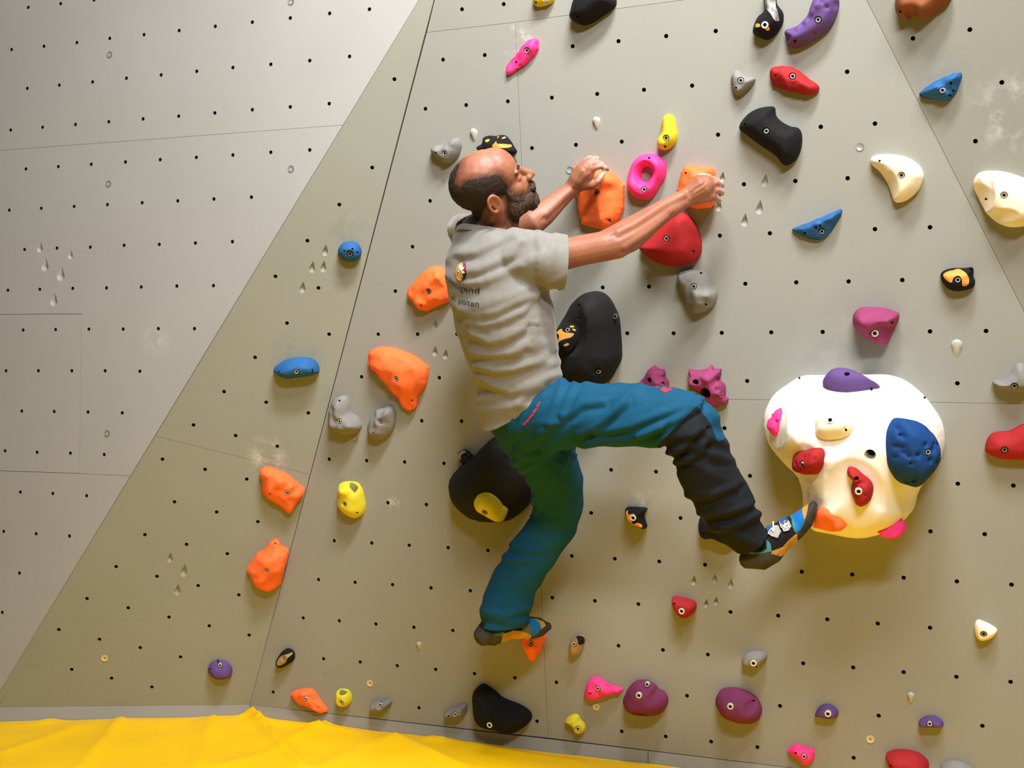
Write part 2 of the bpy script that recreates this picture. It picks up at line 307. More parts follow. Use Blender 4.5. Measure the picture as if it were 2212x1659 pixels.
kp[0] = kp[1] + (kp[1] - kp[2]) * 1.2
for n_, (a, b) in enumerate(zip(kp, kp[1:])):
    d = (b - a).normalized() * .0012; slab_between('kick_board', a + d, b - d, -.3, 9, .03, WALL['K'], KICK['baseboard_left' if n_ < 2 else 'baseboard_main'], .001)

# ------------------------------------------------------------------ floor and crash mat
V = [(-7, -4, -.3), (7, -4, -.3), (7, 7, -.3), (-7, 7, -.3), (-7, -4, -.35), (7, -4, -.35), (7, 7, -.35), (-7, 7, -.35)]
tag(link('floor', mk('floor', V, [(0, 1, 2, 3), (7, 6, 5, 4), (0, 4, 5, 1), (1, 5, 6, 2), (2, 6, 7, 3), (3, 7, 4, 0)]), mat('concrete', (120, 118, 112), .9, bump=.2, var=.15, vscale=3)), 'grey hall floor under the mat', kind='structure')
def backy(x):
    for a, b in zip(kp, kp[1:]):
        if a.x <= x <= b.x: return a.y + (b.y - a.y) * (x - a.x) / (b.x - a.x)
    return kp[0].y if x < kp[0].x else kp[-1].y
def seg_d(p, a, b):
    p, a, b = Vector(p), Vector(a), Vector(b); t = max(0, min(1, (p - a).dot(b - a) / (b - a).length_squared)); return (p - a - (b - a) * t).length, t
def matp(px, py):  # photo point on the mat's top
    d = ray(px, py); t = HC / d[1]; return (d[0] * t, t)
folds = [(matp(545,1548), matp(650,1659), .020, .03), (matp(260,1560), matp(175,1659), .012, .05), (matp(20,1625), matp(170,1570), .008, .05), (matp(460,1555), matp(430,1659), .010, .06), (matp(700,1565), matp(620,1600), .010, .04),
         (matp(850,1600), matp(1000,1659), .016, .06), (matp(930,1600), matp(1250,1650), .010, .035), (matp(560,1560), matp(760,1580), .008, .03), (matp(480,1659), matp(620,1615), .008, .05), (matp(700,1659), matp(790,1610), .008, .04)]
xs = np.unique(np.concatenate([np.linspace(-6, -1.9, 14), np.linspace(-1.9, 1.6, 200), np.linspace(1.6, 5, 12)])); ts = np.concatenate([np.linspace(0, .8, 60), np.linspace(.85, 7.5, 30)])
V = []; nx = len(xs)
for t in ts:
    for x in xs:
        y = backy(x) - .004 - t; z = 0.0
        if t < 1.2:
            for a, b, hgt, wd in folds:
                d, u = seg_d((x, y), a, b); z += 2.1 * hgt * math.exp(-1.5 * abs(d) / wd) * (1 - .5 * u)
            z += .004 * noise.noise(Vector((x * 5, y * 7, 0))) * min(1, 4 * (1.2 - t))
        if t < .05: z += .012 * math.exp(-((x - kp[2].x) / .035) ** 2) + .010 * math.exp(-((x + 1.72) / .04) ** 2)
        if t < .03: z -= .004
        V.append((x, y, z))
Fs = [(j * nx + i, j * nx + i + 1, (j + 1) * nx + i + 1, (j + 1) * nx + i) for j in range(len(ts) - 1) for i in range(nx - 1)]
b0 = len(V); ring = [i for i in range(nx)] + [(j + 1) * nx - 1 for j in range(1, len(ts))] + [(len(ts) - 1) * nx + i for i in range(nx - 2, -1, -1)] + [j * nx for j in range(len(ts) - 2, 0, -1)]
V += [(V[i][0], V[i][1], -.298) for i in ring]; m_ = len(ring); Fs += [(ring[i], ring[(i + 1) % m_], b0 + (i + 1) % m_, b0 + i) for i in range(m_)]
tag(link('crash_mat', mk('mat', V, Fs), mat('yellow_tarpaulin', (246, 194, 0), .5, bump=.15, bscale=900, var=.06, vscale=3, spec=.35), smooth=60), 'large yellow wrinkled crash mat on the floor under the wall', 'crash mat')

# ------------------------------------------------------------------ climbing holds
def K(q, pts): x0, y0, s = q; return [(x0 + x * s, y0 + y * s) for x, y in pts]
s5 = .30139
Q3, Q4, Q5 = (900, 0, s5), (1300, 0, s5), (1750, 0, s5)
M2, M3, M4, M5 = (500, 500, s5), (900, 450, s5), (1300, 450, s5), (1712, 450, s5)
L2, L3, L4, L5 = (450, 960, s5), (900, 900, s5), (1300, 900, s5), (1612, 780, s5)
S1, S2, S3, S4, S5 = (0, 1259, .27125), (400, 1359, .27125), (900, 1259, .2411), (1300, 1259, .2411), (1712, 1259, .2411)
def build_hold(name, q, pts, col, H, style, fr, bolts=(), holes=(), ridge=(), dishes=(), patches=(), inner=None, lumps=(), tilt=(0, 0), rim=.35, cell=None, seed=0, pits=0, skirt=.003, off=.3, bigholes=(), fall=None):
    rnd = random.Random(seed + int(pts[0][0] * 7 + pts[0][1])); smooth = style != 'rock'
    P2 = lambda L, h=0.0: [fr.uv(x, y, h) for x, y in K(q, L)]
    ho = H * off; poly = P2(pts, ho); A = np.array(poly); size = max(A.max(0) - A.min(0)); cell = cell or max(.0042, size / 34)
    out = spline(poly, cell * 1.1, smooth)
    if style == 'rock':
        out = out + np.array([[rnd.uniform(-1, 1) * cell * .12, rnd.uniform(-1, 1) * cell * .12] for _ in out])
    hole_o = spline(P2(inner, ho), cell, True) if inner else None
    V = [tuple(p) for p in out]; n0 = len(V); E = [(i, (i + 1) % n0) for i in range(n0)]
    if inner: b = len(V); V += [tuple(p) for p in hole_o]; E += [(b + i, b + (i + 1) % len(hole_o)) for i in range(len(hole_o))]
    pp = [spline(P2(p, H * .7), cell * .8, True) for p, c in patches]
    for p in pp: b = len(V); V += [tuple(a) for a in p]; E += [(b + i, b + (i + 1) % len(p)) for i in range(len(p))]
    lo, hi = out.min(0), out.max(0); G = []
    ny = int((hi[1] - lo[1]) / (cell * .87)) + 1; nxx = int((hi[0] - lo[0]) / cell) + 1
    for j in range(ny + 1):
        for i in range(nxx + 1): G.append((lo[0] + (i + .5 * (j % 2)) * cell + rnd.uniform(-.12, .12) * cell, lo[1] + j * cell * .87 + rnd.uniform(-.12, .12) * cell))
    G = np.array(G); ok = inside(G, out) & (dist_poly(G, out) > cell * .45)
    if inner: ok &= ~inside(G, hole_o) & (dist_poly(G, hole_o) > cell * .45)
    for p in pp: ok &= dist_poly(G, p) > cell * .3
    rings = []
    for (bx, by, r, dep) in [(*b[:2], .0108 if (len(b) < 3 or b[2] != 'z') else .0116, .010 if (len(b) < 3 or b[2] != 'z') else .004) for b in bolts] + [(*h, .0036, .009) for h in holes] + [(*h[:2], h[2], h[3]) for h in bigholes]:
        c = P2([(bx, by)], H * .85)[0]; rings.append((np.array(c), r, dep))
    for c, r, dep in rings: ok &= np.linalg.norm(G - c, axis=1) > r * 1.25
    G = G[ok]
    V += [tuple(g) for g in G]
    for c, r, dep in rings:
        for rr in (r, r * .84):
            b = len(V); V += circ(c, rr, 12); E += [(b + i, b + (i + 1) % 12) for i in range(12)]
        V.append(tuple(c))
    VV, TT = cdt(V, E); P = np.array(VV); T = np.array(TT); cen = P[T].mean(1); keep = inside(cen, out)
    if inner: keep &= ~inside(cen, hole_o)
    T = T[keep]; cen = cen[keep]
    bd = [tuple(p) for p in out]
    def height(X):
        d = dist_poly(X, out)
        if inner: d = np.minimum(d, dist_poly(X, hole_o))
        R = fall or max(1e-4, float(np.percentile(dist_poly(G, out) if not inner else np.minimum(dist_poly(G, out), dist_poly(G, hole_o)), 97)) if len(G) else .01)
        t = np.clip(d / R, 0, 1); c0 = A.mean(0)
        dome = rim + (1 - rim) * (1 - (1 - t) ** 2.2)
        if style == 'macro': dome = rim + (1 - rim) * np.sqrt(np.clip(1 - (1 - t) ** 2, 0, 1))
        h = H * dome
        if style == 'rock':
            cp = [tuple(p) for p in P2(pts)]; ch = [H * (rim + rnd2.uniform(0, .25)) for _ in cp]
            for (x, y, hh) in ridge: cp.append(P2([(x, y)], H * hh)[0]); ch.append(H * hh)
            cp += [tuple(r) for r in rnd_pts]; ch += list(rnd_h)
            vv, tt, *_ = (lambda r: (r[0], r[2], r[3]))(delaunay_2d_cdt([Vector(c) for c in cp], [], [], 0, 1e-6)); orig = delaunay_2d_cdt([Vector(c) for c in cp], [], [], 0, 1e-6)[3]
            hv = [ch[o[0]] for o in orig]; vv = np.array([tuple(v) for v in vv]); lin_ = np.full(len(X), H * rim)
            for tr in tt:
                a, b, c = vv[tr[0]], vv[tr[1]], vv[tr[2]]; M_ = np.array([b - a, c - a]).T
                if abs(np.linalg.det(M_)) < 1e-12: continue
                l = np.linalg.solve(M_, (X - a).T).T; m = (l[:, 0] > -1e-3) & (l[:, 1] > -1e-3) & (l.sum(1) < 1.001)
                lin_[m] = hv[tr[0]] + l[m, 0] * (hv[tr[1]] - hv[tr[0]]) + l[m, 1] * (hv[tr[2]] - hv[tr[0]])
            h = lin_ * (1 - .35 * np.clip(1 - d / (R * .18), 0, 1) ** 2)
            h += np.array([noise.noise(Vector((x[0] * 55, x[1] * 55, seed))) for x in X]) * H * .045
        if tilt != (0, 0):
            g = (X - c0) @ np.array(tilt) / (size * .5); h = h * (1 + g * np.clip(t * 2, 0, 1))
        for (x, y, r, a) in lumps:
            c = P2([(x, y)], H * .6)[0]; rr = r * q[2] / F * 4; h += a * H * np.exp(-(((X - c) ** 2).sum(1)) / rr ** 2) * np.clip(t * 2.5, 0, 1)
        for (x, y, rx, ry, a) in dishes:
            c = P2([(x, y)], H * .6)[0]; k = q[2] / F * 3.75; z = ((X[:, 0] - c[0]) / (rx * k)) ** 2 + ((X[:, 1] - c[1]) / (ry * k)) ** 2
            h -= a * H * np.clip(1 - z, 0, 1) ** .8
        for (c, r) in pitl: h -= H * .14 * np.exp(-(((X - c) ** 2).sum(1)) / r ** 2)
        if style == 'lumpy': h += H * .16 * np.array([noise.noise(Vector((x[0] * 38, x[1] * 38, seed + 3))) for x in X]) * np.clip(t * 2, 0, 1)
        if style == 'macro': h += H * .015 * np.array([noise.noise(Vector((x[0] * 9, x[1] * 9, seed + 3))) for x in X])
        return h
    rnd2 = random.Random(seed + 5); rnd_pts = []; rnd_h = []
    if style == 'rock':
        k = 0
        while len(rnd_pts) < (7 if not ridge else 4) and k < 400:
            k += 1; c = np.array([rnd.uniform(lo[0], hi[0]), rnd.uniform(lo[1], hi[1])])
            if inside([c], out)[0] and dist_poly([c], out)[0] > size * .09: rnd_pts.append(c); rnd_h.append(H * rnd.uniform(.65, 1.0))
    pitl = []
    for _ in range(pits):
        g = G[rnd.randrange(len(G))]; pitl.append((g, rnd.uniform(.0035, .008)))
    Z = height(P)
    if style == 'rock':
        ed = np.unique(np.sort(np.concatenate([T[:, [0, 1]], T[:, [1, 2]], T[:, [2, 0]]]), axis=1), axis=0); fixed = dist_poly(P, out) < cell * .2
        for _ in range(3):
            acc = np.zeros(len(P)); cnt = np.zeros(len(P)); np.add.at(acc, ed[:, 0], Z[ed[:, 1]]); np.add.at(acc, ed[:, 1], Z[ed[:, 0]]); np.add.at(cnt, ed[:, 0], 1); np.add.at(cnt, ed[:, 1], 1)
            Z = np.where(fixed | (cnt == 0), Z, Z * .45 + .55 * acc / np.maximum(cnt, 1))
    for c, r, dep in rings:
        hc = float(height(np.array([c]))[0]); d = np.linalg.norm(P - c, axis=1); top = (d < r * 1.05); Z[top] = np.minimum(Z[top], hc + .001) if dep < .02 else Z[top]; Z[d < r * .9] = hc - dep
    V3 = [(x, y, z) for (x, y), z in zip(VV, Z)]; Fs = [tuple(t) for t in T]; mi = np.zeros(len(Fs), int)
    for k, ((p, cname), sp) in enumerate(zip(patches, pp)): mi[inside(cen, sp)] = k + 1
    if dishes is None: pass
    for c, r, dep in rings:
        if dep >= .02: mi[np.linalg.norm(cen - c, axis=1) < r * .86] = len(patches) + 1
    for loop in ([out] + ([hole_o] if inner else [])):
        n = len(loop); zl = height(np.asarray(loop)); b = len(V3); V3 += [(x, y, z) for (x, y), z in zip(loop, zl)] + [(x, y, -skirt) for x, y in loop]
        Fs += [(b + i, b + n + i, b + n + (i + 1) % n, b + (i + 1) % n) for i in range(n)]; mi = np.concatenate([mi, np.zeros(n, int)])
    nb = len(patches); pm = [k for k in range(1, nb + 1)]; extra = []
    for k in pm: extra.append((patches[k - 1][1], [f for f, m in zip(Fs, mi) if m == k]))
    keepf = [(f, m) for f, m in zip(Fs, mi) if m == 0 or m > nb]; Fs = [f for f, m in keepf]; mi = np.array([0 if m == 0 else nb + 1 for f, m in keepf])
    me = mk('hold', V3, Fs, mi.tolist())
    bm = bmesh.new(); bm.from_mesh(me); bmesh.ops.remove_doubles(bm, verts=bm.verts, dist=1e-5); bmesh.ops.recalc_face_normals(bm, faces=bm.faces); bm.to_mesh(me); bm.free()
    o = link(name, me, [HM[col]] + [HM[c] for p, c in patches] + [M_HOLE], None, fr.M, 28 if style == 'rock' else 55)
    for hx, hy in holes:
        c = P2([(hx, hy)], H * .85)[0]; hc = float(height(np.array([c]))[0]); link('screw_hole', CUP, (), o, fr.M @ Matrix.Translation((c[0], c[1], hc - .0035)))
    for cname, fl in extra:
        if not fl: continue
        ids = sorted({v for f in fl for v in f}); mp = {v: i for i, v in enumerate(ids)}
        link('colour_patch', mk('patch', [V3[v] for v in ids], [tuple(mp[v] for v in f) for f in fl]), HM[cname], o, fr.M, 180)
    for bl in bolts:
        c = P2([bl[:2]], H * .85)[0]; hc = float(height(np.array([c]))[0]); k = bl[2] if len(bl) > 2 else 's'
        link('bolt', BOLT[k], (), o, fr.M @ Matrix.Translation((c[0], c[1], hc - (.0058 if k != 'z' else .0005))), 40)
    return o
def hold(pl, q, pts, col, H, style, label, group, cat='climbing hold', name='climbing_hold', **kw):
    cx = sum(p[0] for p in K(q, pts)) / len(pts); cy = sum(p[1] for p in K(q, pts)) / len(pts)
    fr = frame_at(pl, cx, cy) if isinstance(pl, str) else pl
    o = build_hold(name, q, pts, col, H, style, fr, **kw); tag(o, label, cat, group); return o
GO, GP, GY, GB, GG, GK, GR, GU, GM, GW, GX = ('orange climbing holds', 'pink climbing holds', 'yellow climbing holds', 'blue climbing holds', 'grey climbing holds', 'plain black climbing holds', 'red climbing holds', 'purple climbing holds', 'magenta climbing holds', 'cream climbing holds', 'two-tone black and orange climbing holds')
hold('C', Q3, [(835,-15),(838,20),(850,40),(880,47),(930,35),(970,15),(985,-15),(960,-45),(890,-55),(850,-45)], 'yellow', .035, 'smooth', 'yellow hold cut by the top edge left of the big black one', GY, bolts=[(930,-5)], holes=[(853,18)])
hold('C', Q3, [(1125,0),(1108,60),(1097,110),(1110,140),(1160,172),(1205,175),(1265,150),(1330,105),(1400,55),(1420,15),(1400,-40),(1300,-90),(1180,-80)], 'black', .07, 'smooth', 'large black hold cut by the top edge above the climber', GK, bolts=[(1255,-20)], holes=[(1150,120)])
hold('C', Q3, [(850,273),(868,290),(870,350),(845,390),(800,440),(770,470),(725,490),(690,520),(655,540),(642,525),(645,470),(680,430),(720,385),(760,330),(800,290)], 'pink', .035, 'rock', 'slim slanting pink hold over the upright wall joint', GP, bolts=[(785,362)], holes=[(700,443)])
hold('C', Q3, [(105,1060),(150,1038),(200,1040),(250,1000),(290,990),(312,1020),(312,1060),(290,1120),(240,1165),(200,1165),(140,1130),(108,1090)], 'grey', .045, 'lumpy', 'grey hold just left of the climber\'s head', GG, bolts=[(205,1100)], holes=[(142,1095)])
hold('C', Q3, [(430,1060),(470,1030),(478,990),(520,972),(570,975),(620,968),(660,1005),(690,1055),(705,1090),(640,1130),(560,1140),(480,1110)], 'black', .055, 'smooth', 'black hold with orange flecks behind the climber\'s bald head', GX,
     patches=[([(498,1008),(510,998),(530,1002),(520,1018),(505,1018)], 'ochre'), ([(555,1045),(575,1020),(580,1010),(590,1030),(630,1032),(668,1038),(655,1058),(600,1060),(560,1055)], 'ochre'), ([(570,978),(585,976),(580,992)], 'ochre'), ([(607,985),(625,974),(628,982),(612,996)], 'ochre')])
OH1 = hold('C', Q3, [(1120,1200),(1135,1185),(1200,1175),(1300,1200),(1390,1235),(1430,1275),(1475,1330),(1473,1490),(1450,1560),(1410,1620),(1380,1648),(1260,1630),(1190,1610),(1162,1550),(1155,1470),(1145,1380),(1130,1290)], 'orange', .085, 'rock', 'tall orange hold gripped by the climber\'s left hand', GO, bolts=[(1293,1378,'d')], holes=[(1368,1582)],
     ridge=[(1280,1370,1.0),(1310,1480,.98),(1350,1560,.85),(1370,1290,.95),(1210,1480,.62),(1230,1590,.5),(1200,1300,.7)])
hold('C', Q4, [(470,818),(495,822),(515,850),(530,920),(536,970),(525,1020),(490,1060),(450,1075),(415,1065),(400,1040),(402,1000),(425,950),(432,880),(445,835)], 'yellow', .045, 'smooth', 'pear-shaped yellow hold above the pink ring', GY, bolts=[(463,990)], holes=[(450,1050)])
hold('C', Q4, [(340,1102),(400,1115),(445,1155),(458,1210),(450,1270),(420,1320),(385,1380),(345,1425),(300,1433),(245,1415),(205,1375),(182,1320),(190,1250),(220,1170),(270,1120)], 'pink', .045, 'smooth', 'pink ring-shaped hold with an open middle between the hands', GP, bolts=[(308,1358)], holes=[(340,1133)],
     inner=[(320,1190),(350,1200),(367,1235),(350,1280),(325,1305),(290,1290),(278,1255),(290,1210)], lumps=[(230,1330,60,.25),(420,1180,60,.2),(370,1370,50,.2)])
OH2 = hold('C', Q4, [(600,1187),(660,1187),(700,1200),(770,1198),(795,1210),(805,1235),(810,1300),(815,1400),(800,1470),(770,1490),(680,1497),(600,1470),(545,1400),(537,1370),(555,1310),(570,1230)], 'orange', .07, 'rock', 'orange hold gripped by the climber\'s right hand', GO, holes=[(593,1240)], ridge=[(640,1225,.75),(740,1230,.7),(650,1340,1.0),(760,1350,.9),(690,1440,.8)])
hold('C', Q4, [(1165,-40),(1165,45),(1170,70),(1150,95),(1120,120),(1095,170),(1083,230),(1110,260),(1170,282),(1210,270),(1250,235),(1285,180),(1297,130),(1290,80),(1250,25),(1235,-40)], 'black', .06, 'smooth', 'chalk-dusted black hold with a pale bolt beside the purple crescent at the top', GX, bolts=[(1173,182,'z')], cell=.005,
     patches=[([(1100,182),(1112,170),(1140,178),(1145,192),(1120,200),(1103,194)], 'ochre'), ([(1178,208),(1195,194),(1208,205),(1202,220),(1185,222)], 'ochre'), ([(1167,-38),(1168,44),(1185,72),(1215,100),(1245,150),(1270,145),(1262,90),(1240,30),(1232,-38)], 'chalk')])
hold('C', Q4, [(1520,-10),(1495,50),(1475,110),(1440,150),(1400,185),(1350,205),(1318,215),(1310,240),(1325,280),(1330,325),(1360,342),(1410,338),(1480,310),(1560,260),(1640,190),(1680,110),(1697,30),(1690,-20),(1640,-60),(1560,-50)], 'purple', .055, 'smooth', 'large purple crescent hold at the top edge', GU, bolts=[(1552,143)], holes=[(1383,293)], lumps=[(1500,90,30,.3),(1450,150,25,.3),(1540,30,35,.3),(1400,190,20,.3)], pits=10)
hold('C', Q4, [(955,508),(975,507),(1000,525),(1040,548),(1095,558),(1090,590),(1060,630),(1010,675),(970,683),(940,650),(928,590),(930,540)], 'grey', .035, 'lumpy', 'small triangular grey hold left of the red lozenge', GG, bolts=[(997,578)], holes=[(963,630)])
hold('C', Q4, [(1235,478),(1300,470),(1360,478),(1420,510),(1480,560),(1540,600),(1557,625),(1550,655),(1500,678),(1430,675),(1350,655),(1280,635),(1230,610),(1210,560),(1202,515),(1215,490)], 'red', .05, 'rock', 'red lozenge hold above the black boomerang', GR, bolts=[(1365,545)], holes=[(1240,540)], ridge=[(1260,510,.8),(1320,580,1.0),(1430,600,1.0),(1500,630,.8),(1380,510,.7)], pits=8)
hold('C', Q4, [(1215,762),(1235,775),(1245,830),(1290,875),(1350,905),(1400,915),(1425,950),(1430,1010),(1415,1090),(1380,1150),(1320,1187),(1290,1170),(1250,1120),(1180,1070),(1120,1030),(1040,970),(990,930),(988,900),(1010,860),(1060,810),(1130,775)], 'black', .065, 'smooth', 'black boomerang-shaped hold under the red lozenge', GK, bolts=[(1182,940)], holes=[(1020,890)])
hold('C', M5, [(-8,150),(60,120),(130,95),(200,65),(270,35),(340,5),(353,10),(345,50),(310,110),(270,170),(230,215),(190,226),(130,220),(70,200),(20,170)], 'blue', .05, 'rock', 'blue half-moon hold left below the cream wedge', GB, bolts=[(203,168)], holes=[(80,180),(165,137),(195,125)], ridge=[(60,150,.7),(160,115,1.0),(260,75,1.0),(320,40,.7),(190,190,.5)], rim=.2)
hold('C', M4, [(590,35),(625,55),(660,110),(690,170),(705,240),(705,310),(685,360),(640,395),(560,412),(480,415),(400,390),(330,350),(270,290),(290,250),(350,200),(430,130),(500,60),(550,30)], 'red', .075, 'smooth', 'large round red hold under the climber\'s right forearm', GR, bolts=[(467,216)], holes=[(648,311)])
hold('C', M4, [(545,480),(575,455),(640,440),(700,450),(740,460),(770,500),(800,560),(822,610),(812,670),(770,720),(720,745),(670,752),(630,725),(600,680),(570,610),(540,550)], 'grey', .06, 'lumpy', 'large lumpy grey hold below the round red one', GG, bolts=[(665,558)], holes=[(742,690),(698,468)], lumps=[(600,490,50,.25),(690,620,40,.25),(780,620,40,.25)])
VOL1 = hold('C', M3, [(1250,600),(1310,610),(1360,650),(1400,720),(1430,800),(1440,900),(1447,1000),(1445,1090),(1410,1160),(1370,1230),(1300,1275),(1150,1290),(1050,1240),(1000,1140),(975,1040),(975,950),(1000,870),(1050,780),(1090,700),(1140,650),(1190,615)], 'volume', .13, 'macro', 'tall black volume behind the climber\'s waist', 'black wall volumes', 'wall volume', 'wall_volume',
     holes=[(1145,700),(1150,790)], bolts=[(1290,1177,'d'),(1383,788,'d')], dishes=[(1130,850,130,200,.22)], fall=.12, rim=.25)
hold('B', M2, [(845,75),(890,82),(920,110),(932,150),(920,190),(885,215),(830,217),(785,195),(763,150),(775,110),(805,85)], 'blue', .05, 'smooth', 'small round blue hold on the slanted strip', GB, bolts=[(850,160,'d')], holes=[(903,152),(810,135),(868,122)], tilt=(0, .25))
hold('B', M2, [(303,990),(340,955),(400,925),(480,912),(560,915),(605,940),(627,980),(625,1010),(580,1030),(500,1045),(440,1050),(400,1055),(350,1040),(315,1015)], 'blue', .06, 'smooth', 'wide oval blue hold on the slanted strip', GB, bolts=[(467,1000)], holes=[(338,1008),(580,990),(582,1005)], tilt=(0, .3))
hold('C', M2, [(1445,250),(1495,255),(1550,320),(1580,400),(1570,480),(1545,505),(1480,530),(1390,572),(1350,560),(1300,500),(1265,470),(1258,420),(1300,370),(1370,290)], 'orange', .06, 'rock', 'orange hold half hidden behind the climber\'s back', GO, bolts=[(1408,430,'d')], holes=[(1352,531)], ridge=[(1470,320,1.0),(1400,380,.9),(1320,450,.7),(1450,480,.8)])
hold('C', M2, [(1065,828),(1130,833),(1200,855),(1290,890),(1350,930),(1400,980),(1395,1060),(1380,1110),(1335,1170),(1320,1240),(1310,1270),(1260,1287),(1225,1260),(1200,1200),(1150,1150),(1100,1090),(1040,1020),(1000,990),(985,940),(985,865),(1020,838)], 'orange', .065, 'rock', 'biggest orange hold left of the climber\'s hips with a small tail', GO, bolts=[(1185,1055)], holes=[(1265,1223)],
     ridge=[(1060,900,.8),(1040,985,.95),(1180,1005,1.0),(1300,960,.9),(1340,1060,.8),(1290,1150,.75),(1265,1215,.4),(1280,1255,.3),(1180,1110,.7),(1230,900,.7)])
hold('C', M2, [(785,1178),(815,1190),(830,1230),(845,1300),(890,1330),(920,1390),(905,1430),(860,1455),(800,1450),(730,1420),(705,1390),(697,1340),(705,1260),(740,1200)], 'grey', .055, 'lumpy', 'three-lobed grey hold below the big orange one', GG, bolts=[(780,1357)], holes=[(767,1216)], lumps=[(790,1270,45,.2),(860,1390,45,.25),(740,1390,40,.2)])
hold('C', M2, [(1040,1280),(1090,1265),(1140,1252),(1165,1290),(1165,1370),(1140,1440),(1090,1485),(1040,1490),(990,1460),(975,1410),(1000,1340),(1030,1310)], 'grey', .05, 'lumpy', 'oval grey hold right of the three-lobed grey one', GG, bolts=[(1070,1357)], holes=[(1020,1443)], lumps=[(1130,1300,35,.3)])
hold('B', L2, [(370,190),(400,170),(440,170),(480,190),(540,210),(590,240),(640,285),(690,325),(680,365),(640,410),(605,470),(585,492),(550,475),(500,430),(430,390),(390,350),(380,310),(382,260),(368,220)], 'orange', .06, 'rock', 'upper of the two orange holds by the joint of the slanted strip', GO, bolts=[(562,352)], holes=[(440,363)], ridge=[(430,230,.9),(510,270,1.0),(600,300,.9),(570,400,.8),(430,330,.8)])
hold('B', L2, [(475,687),(500,700),(520,735),(570,765),(570,820),(545,900),(520,1000),(480,1035),(425,1052),(370,1035),(320,990),(290,930),(275,895),(310,840),(350,790),(405,762),(440,710)], 'orange', .07, 'rock', 'lower of the two orange holds by the joint of the slanted strip', GO, bolts=[(417,900)], holes=[(473,742)], ridge=[(400,850,.95),(450,910,1.0),(370,930,.85),(420,990,.7),(500,850,.8),(473,750,.5)])
hold('C', L2, [(940,285),(970,272),(1020,272),(1060,285),(1090,330),(1105,390),(1112,450),(1100,500),(1060,525),(1010,515),(960,480),(928,430),(928,380),(935,330)], 'yellow', .055, 'smooth', 'grimy-topped yellow horn hold right of the upper orange one', GY, bolts=[(983,425)], holes=[(1055,495)], lumps=[(985,315,45,.4),(1080,380,40,.25)], patches=[([(1000,280),(1030,283),(1055,310),(1050,345),(1030,320),(1010,300)], 'grime')])
hold('B', S1, [(1655,690),(1680,645),(1730,627),(1790,635),(1835,670),(1848,715),(1835,750),(1780,768),(1720,765),(1680,740)], 'purple', .04, 'smooth', 'small purple hold at the foot of the slanted strip', GU, bolts=[(1749,670)], holes=[(1668,700),(1730,635)], tilt=(0, -.2))
hold('C', L2, [(565,1467),(600,1485),(612,1520),(600,1555),(550,1590),(515,1600),(490,1580),(487,1550),(510,1510),(535,1480)], 'black', .035, 'smooth', 'small tan and black oval hold near the bottom left joint', GX, bolts=[(545,1533)], cell=.004, patches=[([(520,1520),(545,1505),(580,1500),(600,1490),(596,1505),(575,1530),(560,1560),(520,1582),(500,1570),(503,1545)], 'tan')])
hold('C', S2, [(838,515),(870,492),(940,478),(1000,480),(1030,520),(1070,580),(1120,640),(1125,660),(1080,672),(1020,635),(950,605),(905,600),(870,560)], 'orange', .045, 'rock', 'slanting orange hold just above the kick board', GO, bolts=[(953,557)], holes=[(1043,633)], ridge=[(920,520,.9),(990,520,.9),(1000,590,.8)])
hold('C', S2, [(1215,485),(1270,485),(1305,510),(1318,560),(1305,600),(1260,618),(1220,600),(1203,560),(1205,510)], 'yellow', .04, 'smooth', 'small yellow hold with a dark top near the lowest orange one', GY, bolts=[(1248,581)], patches=[([(1222,490),(1270,490),(1285,508),(1265,522),(1235,515)], 'grime')])
hold('C', S2, [(1470,610),(1490,585),(1550,575),(1600,570),(1635,575),(1630,610),(1600,640),(1550,655),(1500,645)], 'grey', .04, 'lumpy', 'left of the two small grey holds over the kick board', GG, bolts=[(1549,606)])
hold('C', S3, [(250,1150),(290,1125),(350,1110),(400,1090),(440,1095),(440,1150),(425,1190),(370,1205),(290,1208),(255,1185)], 'grey', .04, 'lumpy', 'right of the two small grey holds over the kick board', GG, bolts=[(350,1174)], holes=[(290,1188)])
hold('C', S3, [(585,925),(620,945),(680,985),(740,1040),(800,1070),(880,1100),(950,1135),(1000,1180),(1013,1220),(1000,1260),(950,1300),(880,1340),(800,1345),(700,1320),(620,1305),(560,1270),(515,1200),(505,1100),(500,1030),(515,970),(545,935)], 'black', .08, 'smooth', 'black bean-shaped hold over the kick board', GK, bolts=[(667,1260,'z')], holes=[(520,1065)], tilt=(0, -.1))
OH3 = hold('C', S3, [(935,470),(980,455),(1090,452),(1135,470),(1140,530),(1100,620),(1050,700),(1030,708),(1005,680),(980,610),(945,530)], 'orange', .06, 'rock', 'pointed orange hold under the climber\'s left shoe', GO, bolts=[(1018,545,'d')], ridge=[(1020,520,1.0),(1060,600,.9),(1035,680,.4)])
hold('C', S3, [(1440,475),(1490,478),(1507,510),(1490,570),(1470,630),(1430,655),(1390,645),(1365,600),(1375,540),(1400,500)], 'tan', .04, 'smooth', 'small tan hold with a black top right of the left shoe', GX, bolts=[(1410,548)], cell=.004, patches=[([(1415,490),(1440,478),(1490,482),(1503,510),(1488,555),(1462,552),(1445,510)], 'black')])
hold('C', S3, [(1560,855),(1600,848),(1650,870),(1700,910),(1760,935),(1820,945),(1842,965),(1820,990),(1750,1000),(1680,1015),(1620,1045),(1560,1055),(1520,1030),(1495,1000),(1515,950),(1530,890)], 'pink', .045, 'rock', 'pink drop-shaped hold left of the plum-coloured pair', GP, bolts=[(1618,953)], holes=[(1558,988)], ridge=[(1600,900,.9),(1650,960,1.0),(1560,960,.8),(1740,970,.5)])
